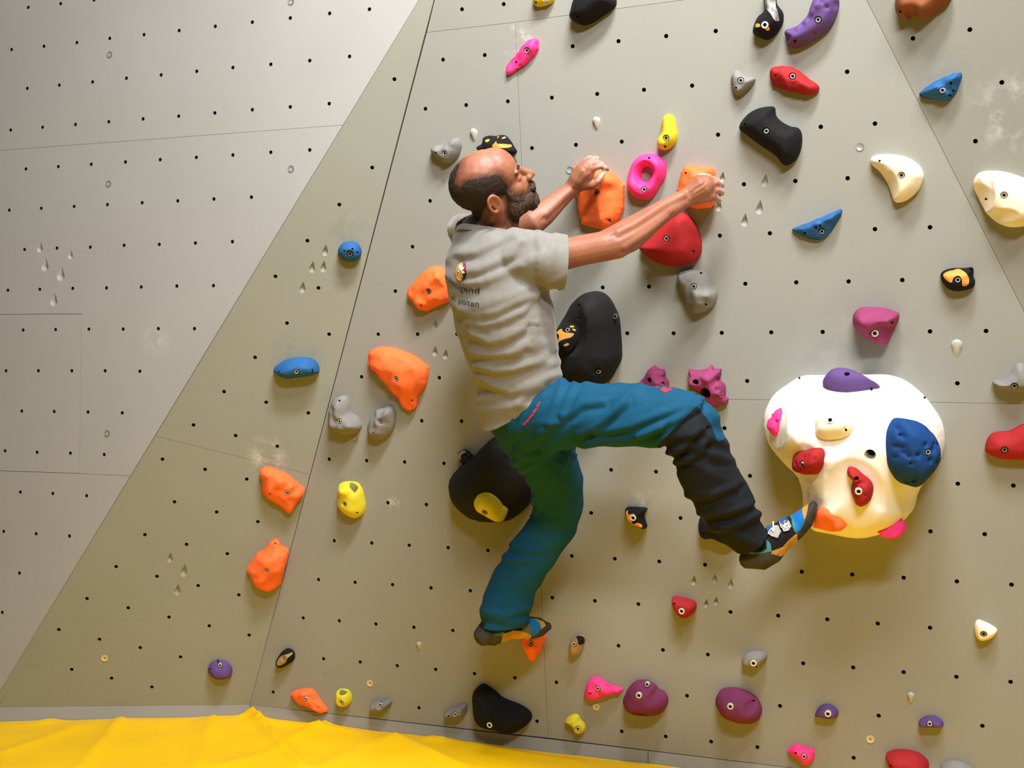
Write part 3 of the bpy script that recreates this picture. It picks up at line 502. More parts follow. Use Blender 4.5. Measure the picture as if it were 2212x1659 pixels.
hold('C', S4, [(330,888),(400,895),(470,935),(490,965),(540,990),(575,1040),(578,1100),(540,1160),(480,1187),(400,1192),(300,1183),(230,1150),(200,1100),(193,1040),(215,990),(240,940),(290,900)], 'plum', .075, 'smooth', 'left hold of the big plum-coloured pair at the bottom', GM, bolts=[(378,948,'g'),(335,1005,'z')], dishes=[(490,1010,60,60,.22),(345,1165,80,18,.2)])
hold('C', S4, [(1110,960),(1200,960),(1280,985),(1350,1025),(1400,1080),(1425,1150),(1415,1210),(1370,1250),(1300,1263),(1200,1250),(1100,1210),(1050,1150),(1022,1080),(1025,1020),(1060,975)], 'plum', .075, 'smooth', 'right hold of the big plum-coloured pair at the bottom', GM, bolts=[(1157,1098,'z')], holes=[(1338,1100)], dishes=[(1335,1105,55,55,.2)])
hold('C', S3, [(1328,1235),(1360,1200),(1410,1183),(1445,1195),(1465,1235),(1500,1270),(1508,1310),(1490,1345),(1450,1352),(1415,1330),(1400,1290),(1370,1265),(1335,1250)], 'yellow', .035, 'smooth', 'small yellow kidney-shaped hold under the pink drop', GY, bolts=[(1446,1305)])
hold('C', S4, [(635,128),(700,138),(780,155),(830,180),(843,220),(820,270),(770,310),(720,313),(680,285),(645,225),(628,170)], 'red', .045, 'smooth', 'small dark red hold under the climber\'s raised foot', GR, bolts=[(720,248,'z')], holes=[(652,187)])
hold('C', S4, [(1255,690),(1290,640),(1350,620),(1420,620),(1465,640),(1475,680),(1450,720),(1400,750),(1340,760),(1290,745),(1258,720)], 'grey', .04, 'lumpy', 'lone scuffed grey hold below the white volume', GG, bolts=[(1364,711,'z')], holes=[(1380,757)])
hold('C', S5, [(200,1180),(235,1120),(280,1097),(330,1098),(380,1125),(407,1160),(400,1200),(350,1217),(300,1215),(260,1203),(215,1200)], 'purple', .035, 'smooth', 'left of the two small purple holds at the lower right', GU, bolts=[(319,1167,'z')])
hold('C', S5, [(1127,1260),(1150,1225),(1200,1203),(1260,1200),(1310,1220),(1345,1250),(1353,1275),(1330,1290),(1250,1292),(1170,1292),(1135,1280)], 'purple', .035, 'smooth', 'right of the two small purple holds at the lower right', GU, bolts=[(1230,1262)])
hold('C', S5, [(1665,338),(1700,348),(1770,380),(1825,415),(1833,435),(1810,475),(1760,505),(1700,517),(1660,500),(1635,450),(1630,390),(1645,350)], 'cream', .035, 'smooth', 'small cream rounded triangular hold at the lower right', GW, bolts=[(1712,457,'d')])
hold('C', S4, [(1660,1505),(1700,1470),(1750,1452),(1800,1480),(1840,1490),(1890,1488),(1905,1520),(1900,1580),(1860,1620),(1810,1628),(1770,1590),(1740,1565),(1700,1545)], 'pink', .04, 'rock', 'small pink hold at the bottom edge right of the plum pair', GP, bolts=[(1810,1560)], holes=[(1737,1525)])
hold('C', S5, [(835,1550),(880,1525),(940,1512),(1050,1520),(1130,1545),(1190,1590),(1215,1630),(1210,1680),(1100,1750),(950,1740),(880,1680),(850,1610)], 'red', .065, 'smooth', 'red hold cut by the bottom edge', GR, bolts=[(1030,1680)], holes=[(875,1652)])
hold('C', S5, [(1325,1655),(1370,1620),(1430,1605),(1500,1615),(1560,1640),(1620,1680),(1600,1740),(1450,1760),(1350,1720)], 'grey', .045, 'lumpy', 'grey hold cut by the bottom edge', GG)
hold('D', Q5, [(778,670),(830,625),(890,585),(960,550),(1040,522),(1078,518),(1085,545),(1065,610),(1040,670),(985,725),(930,725),(850,710),(790,690)], 'blue', .05, 'rock', 'blue half-moon hold at the upper right beside the slanted joint', GB, bolts=[(948,648)], holes=[(1007,597),(1017,652),(995,685)], ridge=[(820,660,.7),(900,620,1.0),(1000,565,1.0),(1055,550,.8),(930,690,.5)], rim=.2)
hold('D', Q5, [(612,0),(612,70),(630,110),(660,135),(700,142),(722,115),(755,105),(775,130),(810,135),(870,110),(930,60),(1000,5),(1000,-60),(850,-100),(680,-80),(620,-40)], 'brown', .06, 'smooth', 'brown hold cut by the top edge at the right', 'brown climbing hold', holes=[(645,83)], lumps=[(800,60,60,.25),(680,30,50,.2)])
hold('C', Q5, [(432,1160),(440,1130),(480,1110),(560,1105),(650,1115),(720,1140),(780,1185),(812,1245),(805,1300),(770,1370),(700,1430),(640,1452),(600,1440),(580,1390),(550,1310),(500,1230),(450,1190)], 'cream', .055, 'smooth', 'cream wedge hold with a pointed left corner above the blue half-moon', GW, bolts=[(655,1257)], holes=[(497,1153)], tilt=(.15, .1), dishes=[(560,1340,70,110,.2)])
hold('D', Q5, [(1172,1330),(1180,1280),(1210,1240),(1270,1227),(1370,1232),(1470,1258),(1560,1300),(1620,1400),(1620,1540),(1560,1610),(1480,1627),(1400,1620),(1320,1580),(1250,1510),(1200,1420)], 'cream', .075, 'smooth', 'large cream hold cut by the right edge', GW, bolts=[(1393,1398)], holes=[(1246,1435)], dishes=[(1250,1390,75,120,.35),(1380,1540,110,45,.15)])
hold('C', M5, [(1062,470),(1090,445),(1150,430),(1230,430),(1260,425),(1290,425),(1298,450),(1295,490),(1308,520),(1300,560),(1260,582),(1180,595),(1120,580),(1085,545),(1065,510)], 'black', .045, 'smooth', 'black hold with an ochre patch near the slanted joint at the right', GX, bolts=[(1185,513)], holes=[(1278,440)], cell=.005, patches=[([(1080,475),(1115,452),(1150,445),(1190,436),(1240,460),(1265,500),(1260,545),(1220,555),(1215,510),(1190,480),(1155,498),(1140,530),(1100,510)], 'ochre')])
hold('C', M5, [(432,790),(445,745),(485,715),(560,712),(650,718),(720,740),(760,762),(750,820),(720,880),(690,950),(670,975),(600,968),(540,940),(480,890),(440,840)], 'magenta', .085, 'smooth', 'magenta wedge hold above the white volume', GM, bolts=[(590,896,'z')], holes=[(710,825)], lumps=[(520,800,90,.35)], dishes=[(660,880,90,75,.35)])
hold('C', M5, [(1433,1240),(1500,1225),(1560,1180),(1600,1125),(1640,1113),(1680,1140),(1720,1200),(1720,1270),(1680,1310),(1600,1313),(1520,1300),(1460,1275)], 'grey', .06, 'smooth', 'smooth pale grey horn hold cut by the right edge', GG, bolts=[(1590,1273,'d')])
hold('C', (0, 0, 1), [(2128,965),(2135,945),(2150,935),(2180,932),(2212,918),(2240,930),(2250,985),(2212,993),(2160,990),(2132,978)], 'red', .055, 'smooth', 'red hold cut by the right edge beside the white volume', GR, bolts=[(2170,971,'d')])
hold('C', M4, [(375,1125),(395,1150),(440,1160),(450,1190),(445,1205),(470,1240),(475,1290),(430,1340),(330,1340),(270,1290),(262,1250),(300,1215),(330,1160)], 'magenta', .06, 'rock', 'ribbed magenta fan hold half hidden above the thigh', GM, bigholes=[(335,1235,.009,.022)], holes=[(430,1257)], ridge=[(380,1160,.8),(430,1190,.8),(400,1260,1.0)])
hold('C', M4, [(620,1155),(680,1165),(730,1160),(780,1128),(800,1155),(850,1155),(845,1200),(835,1230),(875,1265),(880,1300),(880,1350),(900,1370),(895,1400),(850,1410),(810,1440),(770,1410),(700,1320),(640,1290),(615,1240),(630,1200)], 'magenta', .07, 'rock', 'ribbed magenta fan hold with a big hole at the climber\'s right knee', GM, bigholes=[(670,1247,.0095,.02),(735,1330,.018,.035)], holes=[(850,1372)], ridge=[(790,1150,.75),(760,1240,1.0),(840,1175,.75),(820,1210,.65),(860,1300,.7),(830,1270,.9),(700,1200,.8),(720,1170,.6),(830,1340,.9)])
hold('C', L3, [(298,275),(310,250),(345,243),(370,262),(400,290),(420,320),(390,345),(345,348),(322,315)], 'black', .05, 'smooth', 'small chipped black and tan horn hold above the lower black volume', GX, patches=[([(300,276),(312,252),(345,246),(368,262),(360,280),(345,262),(325,272),(330,300),(318,300)], 'tan')])
VOL2 = hold('C', L3, [(560,148),(640,180),(760,250),(860,380),(860,520),(800,620),(740,690),(680,735),(600,755),(500,755),(400,730),(310,660),(260,590),(240,500),(250,430),(300,370),(400,290),(480,210)], 'volume', .12, 'macro', 'rounded black volume beside the climber\'s left thigh', 'black wall volumes', 'wall volume', 'wall_volume', bolts=[(655,295,'d')], holes=[(580,170)], fall=.11, rim=.3)
hold('C', L4, [(175,655),(240,652),(320,662),(305,690),(300,730),(320,790),(300,805),(260,790),(205,765),(175,730),(168,690)], 'black', .04, 'smooth', 'small black and orange hold in the open wall left of the shin', GX, bolts=[(228,722,'z')], cell=.0045, patches=[([(176,680),(185,670),(200,695),(235,690),(248,715),(240,735),(220,745),(235,765),(258,755),(285,770),(290,790),(250,785),(215,765),(185,735),(172,705)], 'ochre')])
hold('C', L4, [(725,700),(697,750),(695,820),(710,860),(740,877),(790,875),(850,900),(920,920),(980,880),(920,760),(820,690)], 'black', .06, 'smooth', 'black hold behind the climber\'s right shin', GK, holes=[(732,835)])
WV = hold('C', L5, [(420,113),(560,113),(700,108),(950,105),(1050,118),(1150,160),(1260,250),(1340,350),(1400,450),(1420,560),(1410,650),(1370,750),(1300,840),(1250,910),(1225,970),(1205,1050),(1160,1110),(1120,1150),(1050,1190),(950,1228),(840,1247),(740,1240),(640,1220),(500,1190),(450,1130),(412,1040),(412,960),(400,880),(370,800),(300,730),(220,640),(170,570),(140,480),(133,400),(150,320),(200,240),(280,180),(350,135)], 'white', .26, 'macro',
     'big bulging white volume with several holds bolted on', 'white wall volume', 'wall volume', 'wall_volume', rim=.10, fall=.17, cell=.008, off=.12, holes=[(320,178),(1262,303),(155,420)], bigholes=[(897,653,.016,.06)],
     dishes=[(215,435,110,180,.11),(600,450,210,200,.09),(440,700,150,145,.07),(800,900,200,250,.06),(1210,650,210,270,.03),(600,1160,170,110,.04)])

# holds bolted on the volumes: each sits on the surface where the line of sight meets it
def surf_bvh(o):
    me = o.data; Mw = o.matrix_world; return BVHTree.FromPolygons([Mw @ v.co for v in me.vertices], [tuple(p.vertices) for p in me.polygons])
def cast(bvh, px, py):
    d = Vector(((px - CX) / F, 1.0, -(py - CY) / F)).normalized(); r = bvh.ray_cast(Vector((0, 0, HC)), d); return (r[0], (r[1] if r[1].dot(d) < 0 else -r[1])) if r[0] else None
def on_volume(vol_bvh, q, anchor, pts, flat=.0):
    hits = [cast(vol_bvh, *K(q, [p])[0]) for p in [anchor] + [((anchor[0] * 2 + p[0]) / 3, (anchor[1] * 2 + p[1]) / 3) for p in pts[::2]]]; hits = [h for h in hits if h]
    n = sum((h[1] for h in hits), Vector()).normalized(); c = hits[0][0]; low = min((h[0] - c).dot(n) for h in hits)
    n = (n * (1 - flat) + (Vector((0, 0, HC)) - c).normalized() * flat).normalized(); return Frame(c - n * .004, n)
bw = surf_bvh(WV)
def vp(x, y):
    h = cast(bw, x, y); return tuple(h[0]) if h else tuple(WC(x, y, .05))
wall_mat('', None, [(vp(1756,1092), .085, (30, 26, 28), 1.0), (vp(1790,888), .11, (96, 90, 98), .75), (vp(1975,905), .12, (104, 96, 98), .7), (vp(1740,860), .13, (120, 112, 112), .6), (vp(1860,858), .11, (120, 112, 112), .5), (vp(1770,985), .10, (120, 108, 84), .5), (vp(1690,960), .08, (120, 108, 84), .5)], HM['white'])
def vhold(bvh, q, anchor, pts, col, H, style, label, group, flat=0.0, **kw):
    kw.setdefault('skirt', .04); return hold(on_volume(bvh, q, anchor, pts, flat), q, pts, col, H, style, label, group, **kw)
vhold(bw, L5, (740,175), [(548,150),(560,120),(600,80),(670,64),(760,75),(830,105),(900,145),(950,175),(950,190),(880,205),(800,218),(720,223),(640,212),(580,190),(552,165)], 'purple', .05, 'smooth', 'purple teardrop hold on top of the white volume', GU, flat=.35, bigholes=[(722,105,.008,.02)], holes=[(895,160)], skirt=.06)
vhold(bw, L5, (205,430), [(240,332),(258,370),(262,420),(245,470),(220,510),(195,535),(170,505),(152,475),(165,430),(190,400),(210,360)], 'pink', .03, 'rock', 'small pink hold on the white volume\'s left dish', GP, flat=.2, bigholes=[(200,425,.006,.02)])
vhold(bw, L5, (640,460), [(500,420),(540,378),(600,368),(680,370),(740,395),(772,440),(770,480),(740,520),(690,545),(620,555),(550,555),(505,530),(495,480)], 'cream', .045, 'smooth', 'cream oval hold on the white volume', GW, bolts=[(607,428,'z')], holes=[(707,487)])
vhold(bw, L5, (440,735), [(335,700),(360,660),(430,648),(490,655),(530,690),(545,740),(530,790),(500,812),(440,808),(380,785),(340,745)], 'red', .045, 'smooth', 'pitted round red hold on the white volume', GR, bolts=[(405,738,'d')], pits=16)
vhold(bw, L5, (820,900), [(740,762),(790,775),(830,810),(880,850),(908,900),(905,960),(880,1010),(830,1042),(790,1030),(765,970),(750,920),(762,860),(730,820),(723,785)], 'red', .045, 'smooth', 'tall curved red hold on the white volume', GR, bolts=[(807,928,'z')], bigholes=[(788,845,.007,.02)], pits=12)
vhold(bw, L5, (1200,650), [(1100,425),(1160,418),(1230,435),(1300,480),(1350,540),(1385,620),(1390,700),(1350,780),(1290,850),(1240,895),(1190,900),(1120,860),(1060,780),(1035,700),(1030,590),(1045,500)], 'deepblue', .08, 'smooth', 'large dark blue hold on the white volume\'s right side', GB, flat=.3, bolts=[(1292,650)], pits=26, skirt=.09)
FH = vhold(bw, L5, (590,1130), [(488,1130),(500,1090),(520,1065),(560,1058),(620,1080),(680,1130),(718,1185),(690,1210),(630,1222),(540,1205),(480,1190)], 'orange', .026, 'rock', 'orange hold under the climber\'s right toes on the white volume', GO, flat=.4, skirt=.08)
vhold(bw, L5, (1050,1180), [(945,1230),(1010,1200),(1090,1160),(1130,1150),(1150,1175),(1140,1210),(1090,1245),(1030,1262),(970,1260)], 'pink', .04, 'rock', 'pink hold peeping out under the white volume', GP, flat=.5, skirt=.08)
b1 = surf_bvh(VOL1); b2 = surf_bvh(VOL2)
vhold(b1, M3, (1080,930), [(1040,840),(1100,825),(1150,840),(1175,880),(1165,940),(1130,1000),(1080,1045),(1020,1030),(990,980),(985,900)], 'black', .04, 'smooth', 'black and orange round hold on the tall black volume', GX, bolts=[(1083,872)], cell=.005,
      patches=[([(1000,910),(1020,885),(1045,870),(1065,895),(1100,900),(1130,900),(1110,930),(1070,945),(1035,960),(1010,975),(1030,930),(1020,905)], 'ochre'), ([(1100,845),(1120,838),(1128,850),(1108,858)], 'ochre'), ([(1060,985),(1090,968),(1095,976),(1070,992)], 'ochre'), ([(1120,865),(1140,868),(1138,880),(1122,876)], 'ochre')])
vhold(b2, L3, (520,660), [(412,630),(420,590),(470,568),(530,575),(580,610),(610,650),(640,680),(640,710),(620,745),(580,750),(540,735),(480,700),(430,670)], 'yellow', .04, 'smooth', 'yellow bean hold on the lower black volume', GY, bolts=[(490,678,'d')])

#PERSON#
HEAD_F = (.86, -.08, .5); HEAD_R = (.2, -.83, -.52); HEAD_EAR = (1072, 441, .52)
# ------------------------------------------------------------------ the climber
def px2m(p, r): return r * p.y / F
def tube(bm, pts, n=18, caps=True):
    """pts: list of (Vector centre, radius or (ra, rb, axis_a Vector)); a closed loft with domed ends"""
    C_ = [p[0] for p in pts]; rings = []; prev = None
    for i, p in enumerate(pts):
        t = (C_[min(i + 1, len(C_) - 1)] - C_[max(i - 1, 0)]).normalized(); r = p[1]
        if isinstance(r, tuple): ra, rb, ax = r
        else: ra = rb = r; ax = prev if prev is not None else (Vector((1, 0, 0)) if abs(t.x) < .8 else Vector((0, 0, 1)))
        u = (ax - t * ax.dot(t)).normalized(); v = t.cross(u); prev = u
        rings.append((C_[i], u, v, ra, rb, t))
    full = []
    c, u, v, ra, rb, t = rings[0]
    if caps:
        for k in (.3, .7): full.append((c - t * min(ra, rb) * math.sin(math.acos(k)), u, v, ra * k, rb * k))
    full += [r[:5] for r in rings]; c, u, v, ra, rb, t = rings[-1]
    if caps:
        for k in (.7, .3): full.append((c + t * min(ra, rb) * math.sin(math.acos(k)), u, v, ra * k, rb * k))
    vs = []
    for c, u, v, ra, rb in full: vs.append([bm.verts.new(c + u * ra * math.cos(2 * math.pi * i / n) + v * rb * math.sin(2 * math.pi * i / n)) for i in range(n)])
    for a, b in zip(vs, vs[1:]):
        for i in range(n): bm.faces.new((a[i], a[(i + 1) % n], b[(i + 1) % n], b[i]))
    bm.faces.new(list(reversed(vs[0]))); bm.faces.new(vs[-1])
def ell(bm, c, rx, ry, rz, R=None):
    r = bmesh.ops.create_icosphere(bm, subdivisions=3, radius=1); M_ = Matrix.Translation(c) @ (R.to_4x4() if R else Matrix.Identity(4)) @ Matrix.Diagonal((rx, ry, rz, 1))
    bmesh.ops.transform(bm, matrix=M_, verts=r['verts'])
def fuse(bm, voxel, it, fac=.5):
    bmesh.ops.recalc_face_normals(bm, faces=bm.faces)
    me = bpy.data.meshes.new('tmp'); bm.to_mesh(me); bm.free(); o = bpy.data.objects.new('tmp', me); COL.objects.link(o)
    m = o.modifiers.new('r', 'REMESH'); m.mode = 'VOXEL'; m.voxel_size = voxel; m.use_smooth_shade = True
    if it: s = o.modifiers.new('s', 'SMOOTH'); s.factor = fac; s.iterations = it
    dg = bpy.context.evaluated_depsgraph_get(); dg.update(); out = bpy.data.meshes.new_from_object(o.evaluated_get(dg)); out.materials.clear()
    bpy.data.objects.remove(o); bpy.data.meshes.remove(me); return out
def co(me): a = np.empty(len(me.vertices) * 3); me.vertices.foreach_get('co', a); return a.reshape(-1, 3)
def no(me): a = np.empty(len(me.vertices) * 3); me.vertices.foreach_get('normal', a); return a.reshape(-1, 3)
def setco(me, a): me.vertices.foreach_set('co', a.ravel()); me.update()
def topx(P): return np.c_[F * P[:, 0] / P[:, 1] + CX, CY + F * (HC - P[:, 2]) / P[:, 1]]
def cut_open(me, cuts):
    """open a garment: (plane point, outward normal, reach)"""
    bm = bmesh.new(); bm.from_mesh(me)
    for c, n, r in cuts:
        vs = [v for v in bm.verts if (v.co - c).length < r]; vset = set(vs); es = [e for e in bm.edges if e.verts[0] in vset and e.verts[1] in vset]; fs = [f for f in bm.faces if all(v in vset for v in f.verts)]
        bmesh.ops.bisect_plane(bm, geom=vs + es + fs, plane_co=c, plane_no=n, clear_outer=False, dist=1e-6)
        dl = [f for f in bm.faces if (f.calc_center_median() - c).dot(n) > 1e-5 and (f.calc_center_median() - c).length < r]
        bmesh.ops.delete(bm, geom=dl, context='FACES')
    bm.to_mesh(me); bm.free()
def wrinkle(me, fn):
    P = co(me); N = no(me); setco(me, P + N * np.array([fn(p, n) for p, n in zip(P, N)])[:, None])
def ridge(v): return 1 - abs(v) * 2
def solid(o, t, off=-1): m = o.modifiers.new('thickness', 'SOLIDIFY'); m.thickness = t; m.offset = off; return o
def largest(me):
    bm = bmesh.new(); bm.from_mesh(me); seen = set(); best = []
    for f in bm.faces:
        if f in seen: continue
        st = [f]; seen.add(f); comp = []
        while st:
            g = st.pop(); comp.append(g)
            for v in g.verts:
                for h in v.link_faces:
                    if h not in seen: seen.add(h); st.append(h)
        if len(comp) > len(best): best = comp
    keep = set(best); bmesh.ops.delete(bm, geom=[f for f in bm.faces if f not in keep], context='FACES'); bm.to_mesh(me); bm.free(); return me
def split(me, sel, name):
    """take the faces in sel out as a mesh of their own"""
    polys = me.polygons; vi = {}; V = []; Fs = []
    for i in np.where(sel)[0]:
        f = []
        for v in polys[i].vertices:
            if v not in vi: vi[v] = len(V); V.append(me.vertices[v].co[:])
            f.append(vi[v])
        Fs.append(f)
    return largest(mk(name, V, Fs))
def drop(me, sel):
    bm = bmesh.new(); bm.from_mesh(me); bm.faces.ensure_lookup_table(); bmesh.ops.delete(bm, geom=[bm.faces[i] for i in np.where(sel)[0]], context='FACES'); bm.to_mesh(me); bm.free()
def refine(me, polys, reach, cuts=2):
    P = topx(co(me)); near = np.zeros(len(P), bool)
    for p in polys: near |= dist_poly(P, p) < reach
    bm = bmesh.new(); bm.from_mesh(me); bm.verts.ensure_lookup_table(); fs = [f for f in bm.faces if any(near[v.index] for v in f.verts)]
    bmesh.ops.subdivide_edges(bm, edges=list({e for f in fs for e in f.edges}), cuts=cuts, use_grid_fill=True); bmesh.ops.triangulate(bm, faces=[f for f in bm.faces if len(f.verts) > 4]); bm.to_mesh(me); bm.free()
def foldset(folds, w_):
    segs = [(np.array(a, float), np.array(b, float)) for pl_ in folds for a, b in zip(pl_, pl_[1:])]; A_ = np.array([a for a, b in segs]); D_ = np.array([b - a for a, b in segs]); L2_ = (D_ ** 2).sum(1)
    ident = np.array([k for k, pl_ in enumerate(folds) for _ in pl_[1:]])
    def f(q):
        t = np.clip(((q - A_) * D_).sum(1) / L2_, 0, 1); v = q - A_ - t[:, None] * D_; d = np.hypot(v[:, 0], v[:, 1]); side = np.sign(D_[:, 0] * v[:, 1] - D_[:, 1] * v[:, 0]); best = 0
        for k in range(len(folds)):
            m = np.where(ident == k)[0]; i = m[d[m].argmin()]
            if d[i] < 4 * w_: x = d[i] * side[i] / w_; best += math.exp(-x * x) - .75 * math.exp(-(x - 1.7) ** 2)
        return best
    return f
def fcen(me): a = np.empty(len(me.polygons) * 3); me.polygons.foreach_get('center', a); return a.reshape(-1, 3)

M_SKIN = mat('skin', (156, 106, 80), .5, bump=.25, bscale=260, var=.16, vscale=14, rgb2=(144, 84, 62), spec=.45)
M_HAIR = mat('dark_brown_hair', (62, 48, 38), .8, bump=1.0, bscale=600, var=.4, vscale=420, rgb2=(20, 16, 13)); M_BEARD = mat('greying_beard', (98, 76, 60), .8, bump=1.0, bscale=500, var=.4, vscale=380, rgb2=(28, 22, 18))
M_TEE = mat('heather_grey_jersey', (144, 141, 134), .95, bump=.12, bscale=1200, var=.2, vscale=800, rgb2=(116, 114, 110), spec=.1, sheen=.3)
M_PANT = mat('teal_blue_trousers', (10, 74, 104), .8, bump=.15, bscale=700, var=.08, vscale=20, spec=.2); M_PBLK = mat('black_trousers_panel', (25, 29, 36), .85, bump=.15, bscale=700, spec=.2)
M_RED = mat('red_print', (200, 44, 58), .7); M_INK = mat('dark_green_ink', (20, 22, 14), .85)
# --- skeleton points (photo position, distance from the main wall)
hR = .50
shR = WC(1140, 556, .50); elR = WC(1322, 535, .33); wrR = WC(1480, 427, .165)
shL = WC(1005, 492, .24); elL = WC(1140, 487, .24); wrL = WC(1232, 412, .13)
fwd = Vector((.86, .46, 0)).normalized(); lat = Vector((-fwd.y, fwd.x, 0))      # the torso faces right and into the wall; lat points to his left
body = bmesh.new()
def PT(x, y, h, r): p = WC(x, y, h); return (p, px2m(p, r))
# torso under the shirt
def torso(bm, rows, grow=1.0, ratio=1.3, ext=None):
    L_ = []
    for x, y, w_, h in rows:
        p = WC(x, y, h); b = px2m(p, w_) / 1.07 * grow; L_.append((p, (b * ratio, b, lat)))
    tube(bm, L_, 28)
TR = [(1046,515,74,.40),(1052,545,92,.41),(1060,590,99,.42),(1077,640,106,.42),(1090,700,105,.41),(1104,760,98,.40),(1118,820,93,.39),(1121,872,92,.38)]
torso(body, TR[:7], .86, 1.25)
tube(body, [PT(1122,840,.39,66), PT(1126,900,.38,64)]); 
# neck
tube(body, [PT(1058,525,.42,40), PT(1062,492,.43,35), PT(1066,466,.45,33), PT(1066,440,.47,32)])
# arms
tube(body, [PT(1120,556,.46,34), (shR, px2m(shR, 32)), PT(1200,554,.45,35), PT(1260,540,.39,33), PT(1300,533,.35,33), PT(1330,524,.325,37), PT(1358,507,.30,36), PT(1395,483,.26,31), PT(1430,459,.22,26), PT(1462,439,.185,21.5), PT(1484,426,.165,20)])
tube(body, [PT(1330,535,.335,26), PT(1365,520,.30,24), PT(1400,495,.26,20)])
tube(body, [PT(1030,512,.30,36), (shL, px2m(shL, 34)), PT(1070,500,.23,31), PT(1125,492,.235,30), PT(1150,480,.23,30), PT(1175,461,.20,27), PT(1205,434,.16,22), PT(1228,414,.14,18.5), PT(1238,406,.13,18)])
# right hand: back of the hand to the camera, fingers curling over the right edge of the hold
tube(body, [PT(1482,427,.165,19), PT(1500,415,.155,23), PT(1516,404,.145,27)]); tube(body, [PT(1495,428,.155,15), PT(1518,424,.14,16), PT(1536,424,.13,13)]); tube(body, [PT(1492,408,.155,14), PT(1512,391,.145,15), PT(1528,388,.135,11)])
def finger(pts): tube(body, [PT(p[0], p[1], p[2], p[3] * .74) for p in pts], 12)
finger([(1514,396,.145,10),(1526,387,.137,9),(1541,385,.125,8.2),(1551,390,.10,7.6),(1553,394,.075,7),(1549,397,.06,6)])
finger([(1518,404,.145,10),(1530,399,.140,9.3),(1548,395,.13,8.5),(1559,398,.10,7.8),(1560,403,.07,7.2),(1554,406,.05,6)])
finger([(1518,412,.143,10),(1532,412,.138,9.3),(1550,411,.128,8.6),(1560,414,.10,8),(1560,419,.07,7.2),(1554,421,.05,6)])
finger([(1516,422,.138,9.5),(1533,427,.13,8.6),(1547,430,.12,7.8),(1555,433,.095,7),(1554,436,.07,6.4),(1550,437,.055,5.5)])
finger([(1492,404,.15,10),(1500,388,.14,9),(1512,379,.125,8.5),(1524,378,.115,7.8),(1534,381,.112,6.5)])
# left hand: fingers hooked over the top of the hold, thumb pressing on its face
tube(body, [PT(1236,407,.13,18), PT(1250,388,.135,22), PT(1264,370,.135,23)]); tube(body, [PT(1246,402,.13,14), PT(1266,396,.13,15), PT(1280,400,.125,11)])
finger([(1248,372,.13,11),(1258,355,.13,9.5),(1270,343,.12,8),(1276,340,.10,7.2),(1277,344,.08,6.4)])
finger([(1256,368,.138,11),(1268,352,.138,9.8),(1281,342,.128,8.8),(1290,342,.105,8),(1291,347,.08,7)])
finger([(1264,368,.138,11),(1276,356,.138,9.8),(1291,350,.13,8.8),(1300,354,.11,8),(1303,361,.09,6.8)])
finger([(1270,374,.135,11),(1283,364,.137,9.6),(1297,359,.13,8.4),(1307,362,.115,7.4),(1313,367,.10,6.2)])
finger([(1268,402,.13,12),(1282,400,.132,11),(1292,391,.13,9.6),(1299,381,.125,8.6),(1304,374,.12,7)])
# lower legs and feet inside the trousers and shoes
tube(body, [PT(1530,1010,.38,36), PT(1580,1110,.34,30), PT(1625,1180,.31,24)]); tube(body, [PT(1200,1090,.14,36), PT(1120,1250,.19,34), PT(1075,1350,.22,27)])
tube(body, [PT(1126,900,.38,60), PT(1300,897,.43,50), PT(1490,905,.45,42), PT(1530,1010,.38,38)]); tube(body, [PT(1130,930,.33,58), PT(1190,1020,.22,46), PT(1200,1100,.14,38)])
body_low = fuse(body, .0042, 3)
# --- head: built in its own axes (x forward, y up, z his right), then turned
head = bmesh.new(); V_ = Vector
ell(head, V_((-.014,.046,0)), .097, .083, .077); ell(head, V_((.034,.046,0)), .061, .069, .068); ell(head, V_((.04,-.012,0)), .05, .07, .061); ell(head, V_((.042,-.062,0)), .052, .036, .052)
ell(head, V_((.078,-.088,0)), .024, .021, .027); ell(head, V_((.062,-.03,.0)), .036, .05, .04)
for s in (1, -1):
    ell(head, V_((.079,.033,s*.026)), .015, .0095, .027); ell(head, V_((.058,-.012,s*.038)), .022, .024, .021); ell(head, V_((.104,-.017,s*.011)), .011, .010, .010)
    ell(head, V_((.02,-.055,s*.048)), .03, .03, .014); ell(head, V_((.074,.010,s*.031)), .014, .009, .016)
    # ear: rim, lobe and inner fold
    ring_ = []
    for i in range(15):
        a = math.radians(-60 + i * 21.5); ring_.append((V_((-.012 + .0165 * math.cos(a) - .004, .004 + .026 * math.sin(a), s * (.0885 + .006 * math.cos(a + math.pi)))), .0052))
    tube(head, ring_, 8); ell(head, V_((-.014,-.021,s*.083)), .009, .010, .007); ell(head, V_((-.012,.002,s*.0785)), .015, .026, .007); ell(head, V_((.000,-.002,s*.080)), .005, .010, .006)
    r2 = [(V_((-.013 + .009 * math.cos(a), .006 + .017 * math.sin(a), s * .0865)), .0032) for a in [math.radians(60 + i * 20) for i in range(11)]]; tube(head, r2, 8)
tube(head, [(V_((.086,.026,0)), .010), (V_((.099,.006,0)), .0105), (V_((.113,-.013,0)), .0125)], 12); ell(head, V_((.115,-.016,0)), .0115, .0105, .0125)
ell(head, V_((.094,-.045,0)), .012, .007, .022); ell(head, V_((.091,-.056,0)), .012, .0075, .020); ell(head, V_((.083,-.035,0)), .018, .012, .026)
tube(head, [(V_((-.02,-.02,0)), .062), (V_((-.035,-.075,0)), .058), (V_((-.05,-.13,0)), .062)])
head_me = fuse(head, .0026, 3)
f_ = Vector(HEAD_F).normalized(); r_ = Vector(HEAD_R); r_ = (r_ - f_ * r_.dot(f_)).normalized(); u_ = r_.cross(f_)
HM4 = Matrix((f_, u_, r_)).transposed().to_4x4(); ear_px = HEAD_EAR; HS = 1.0
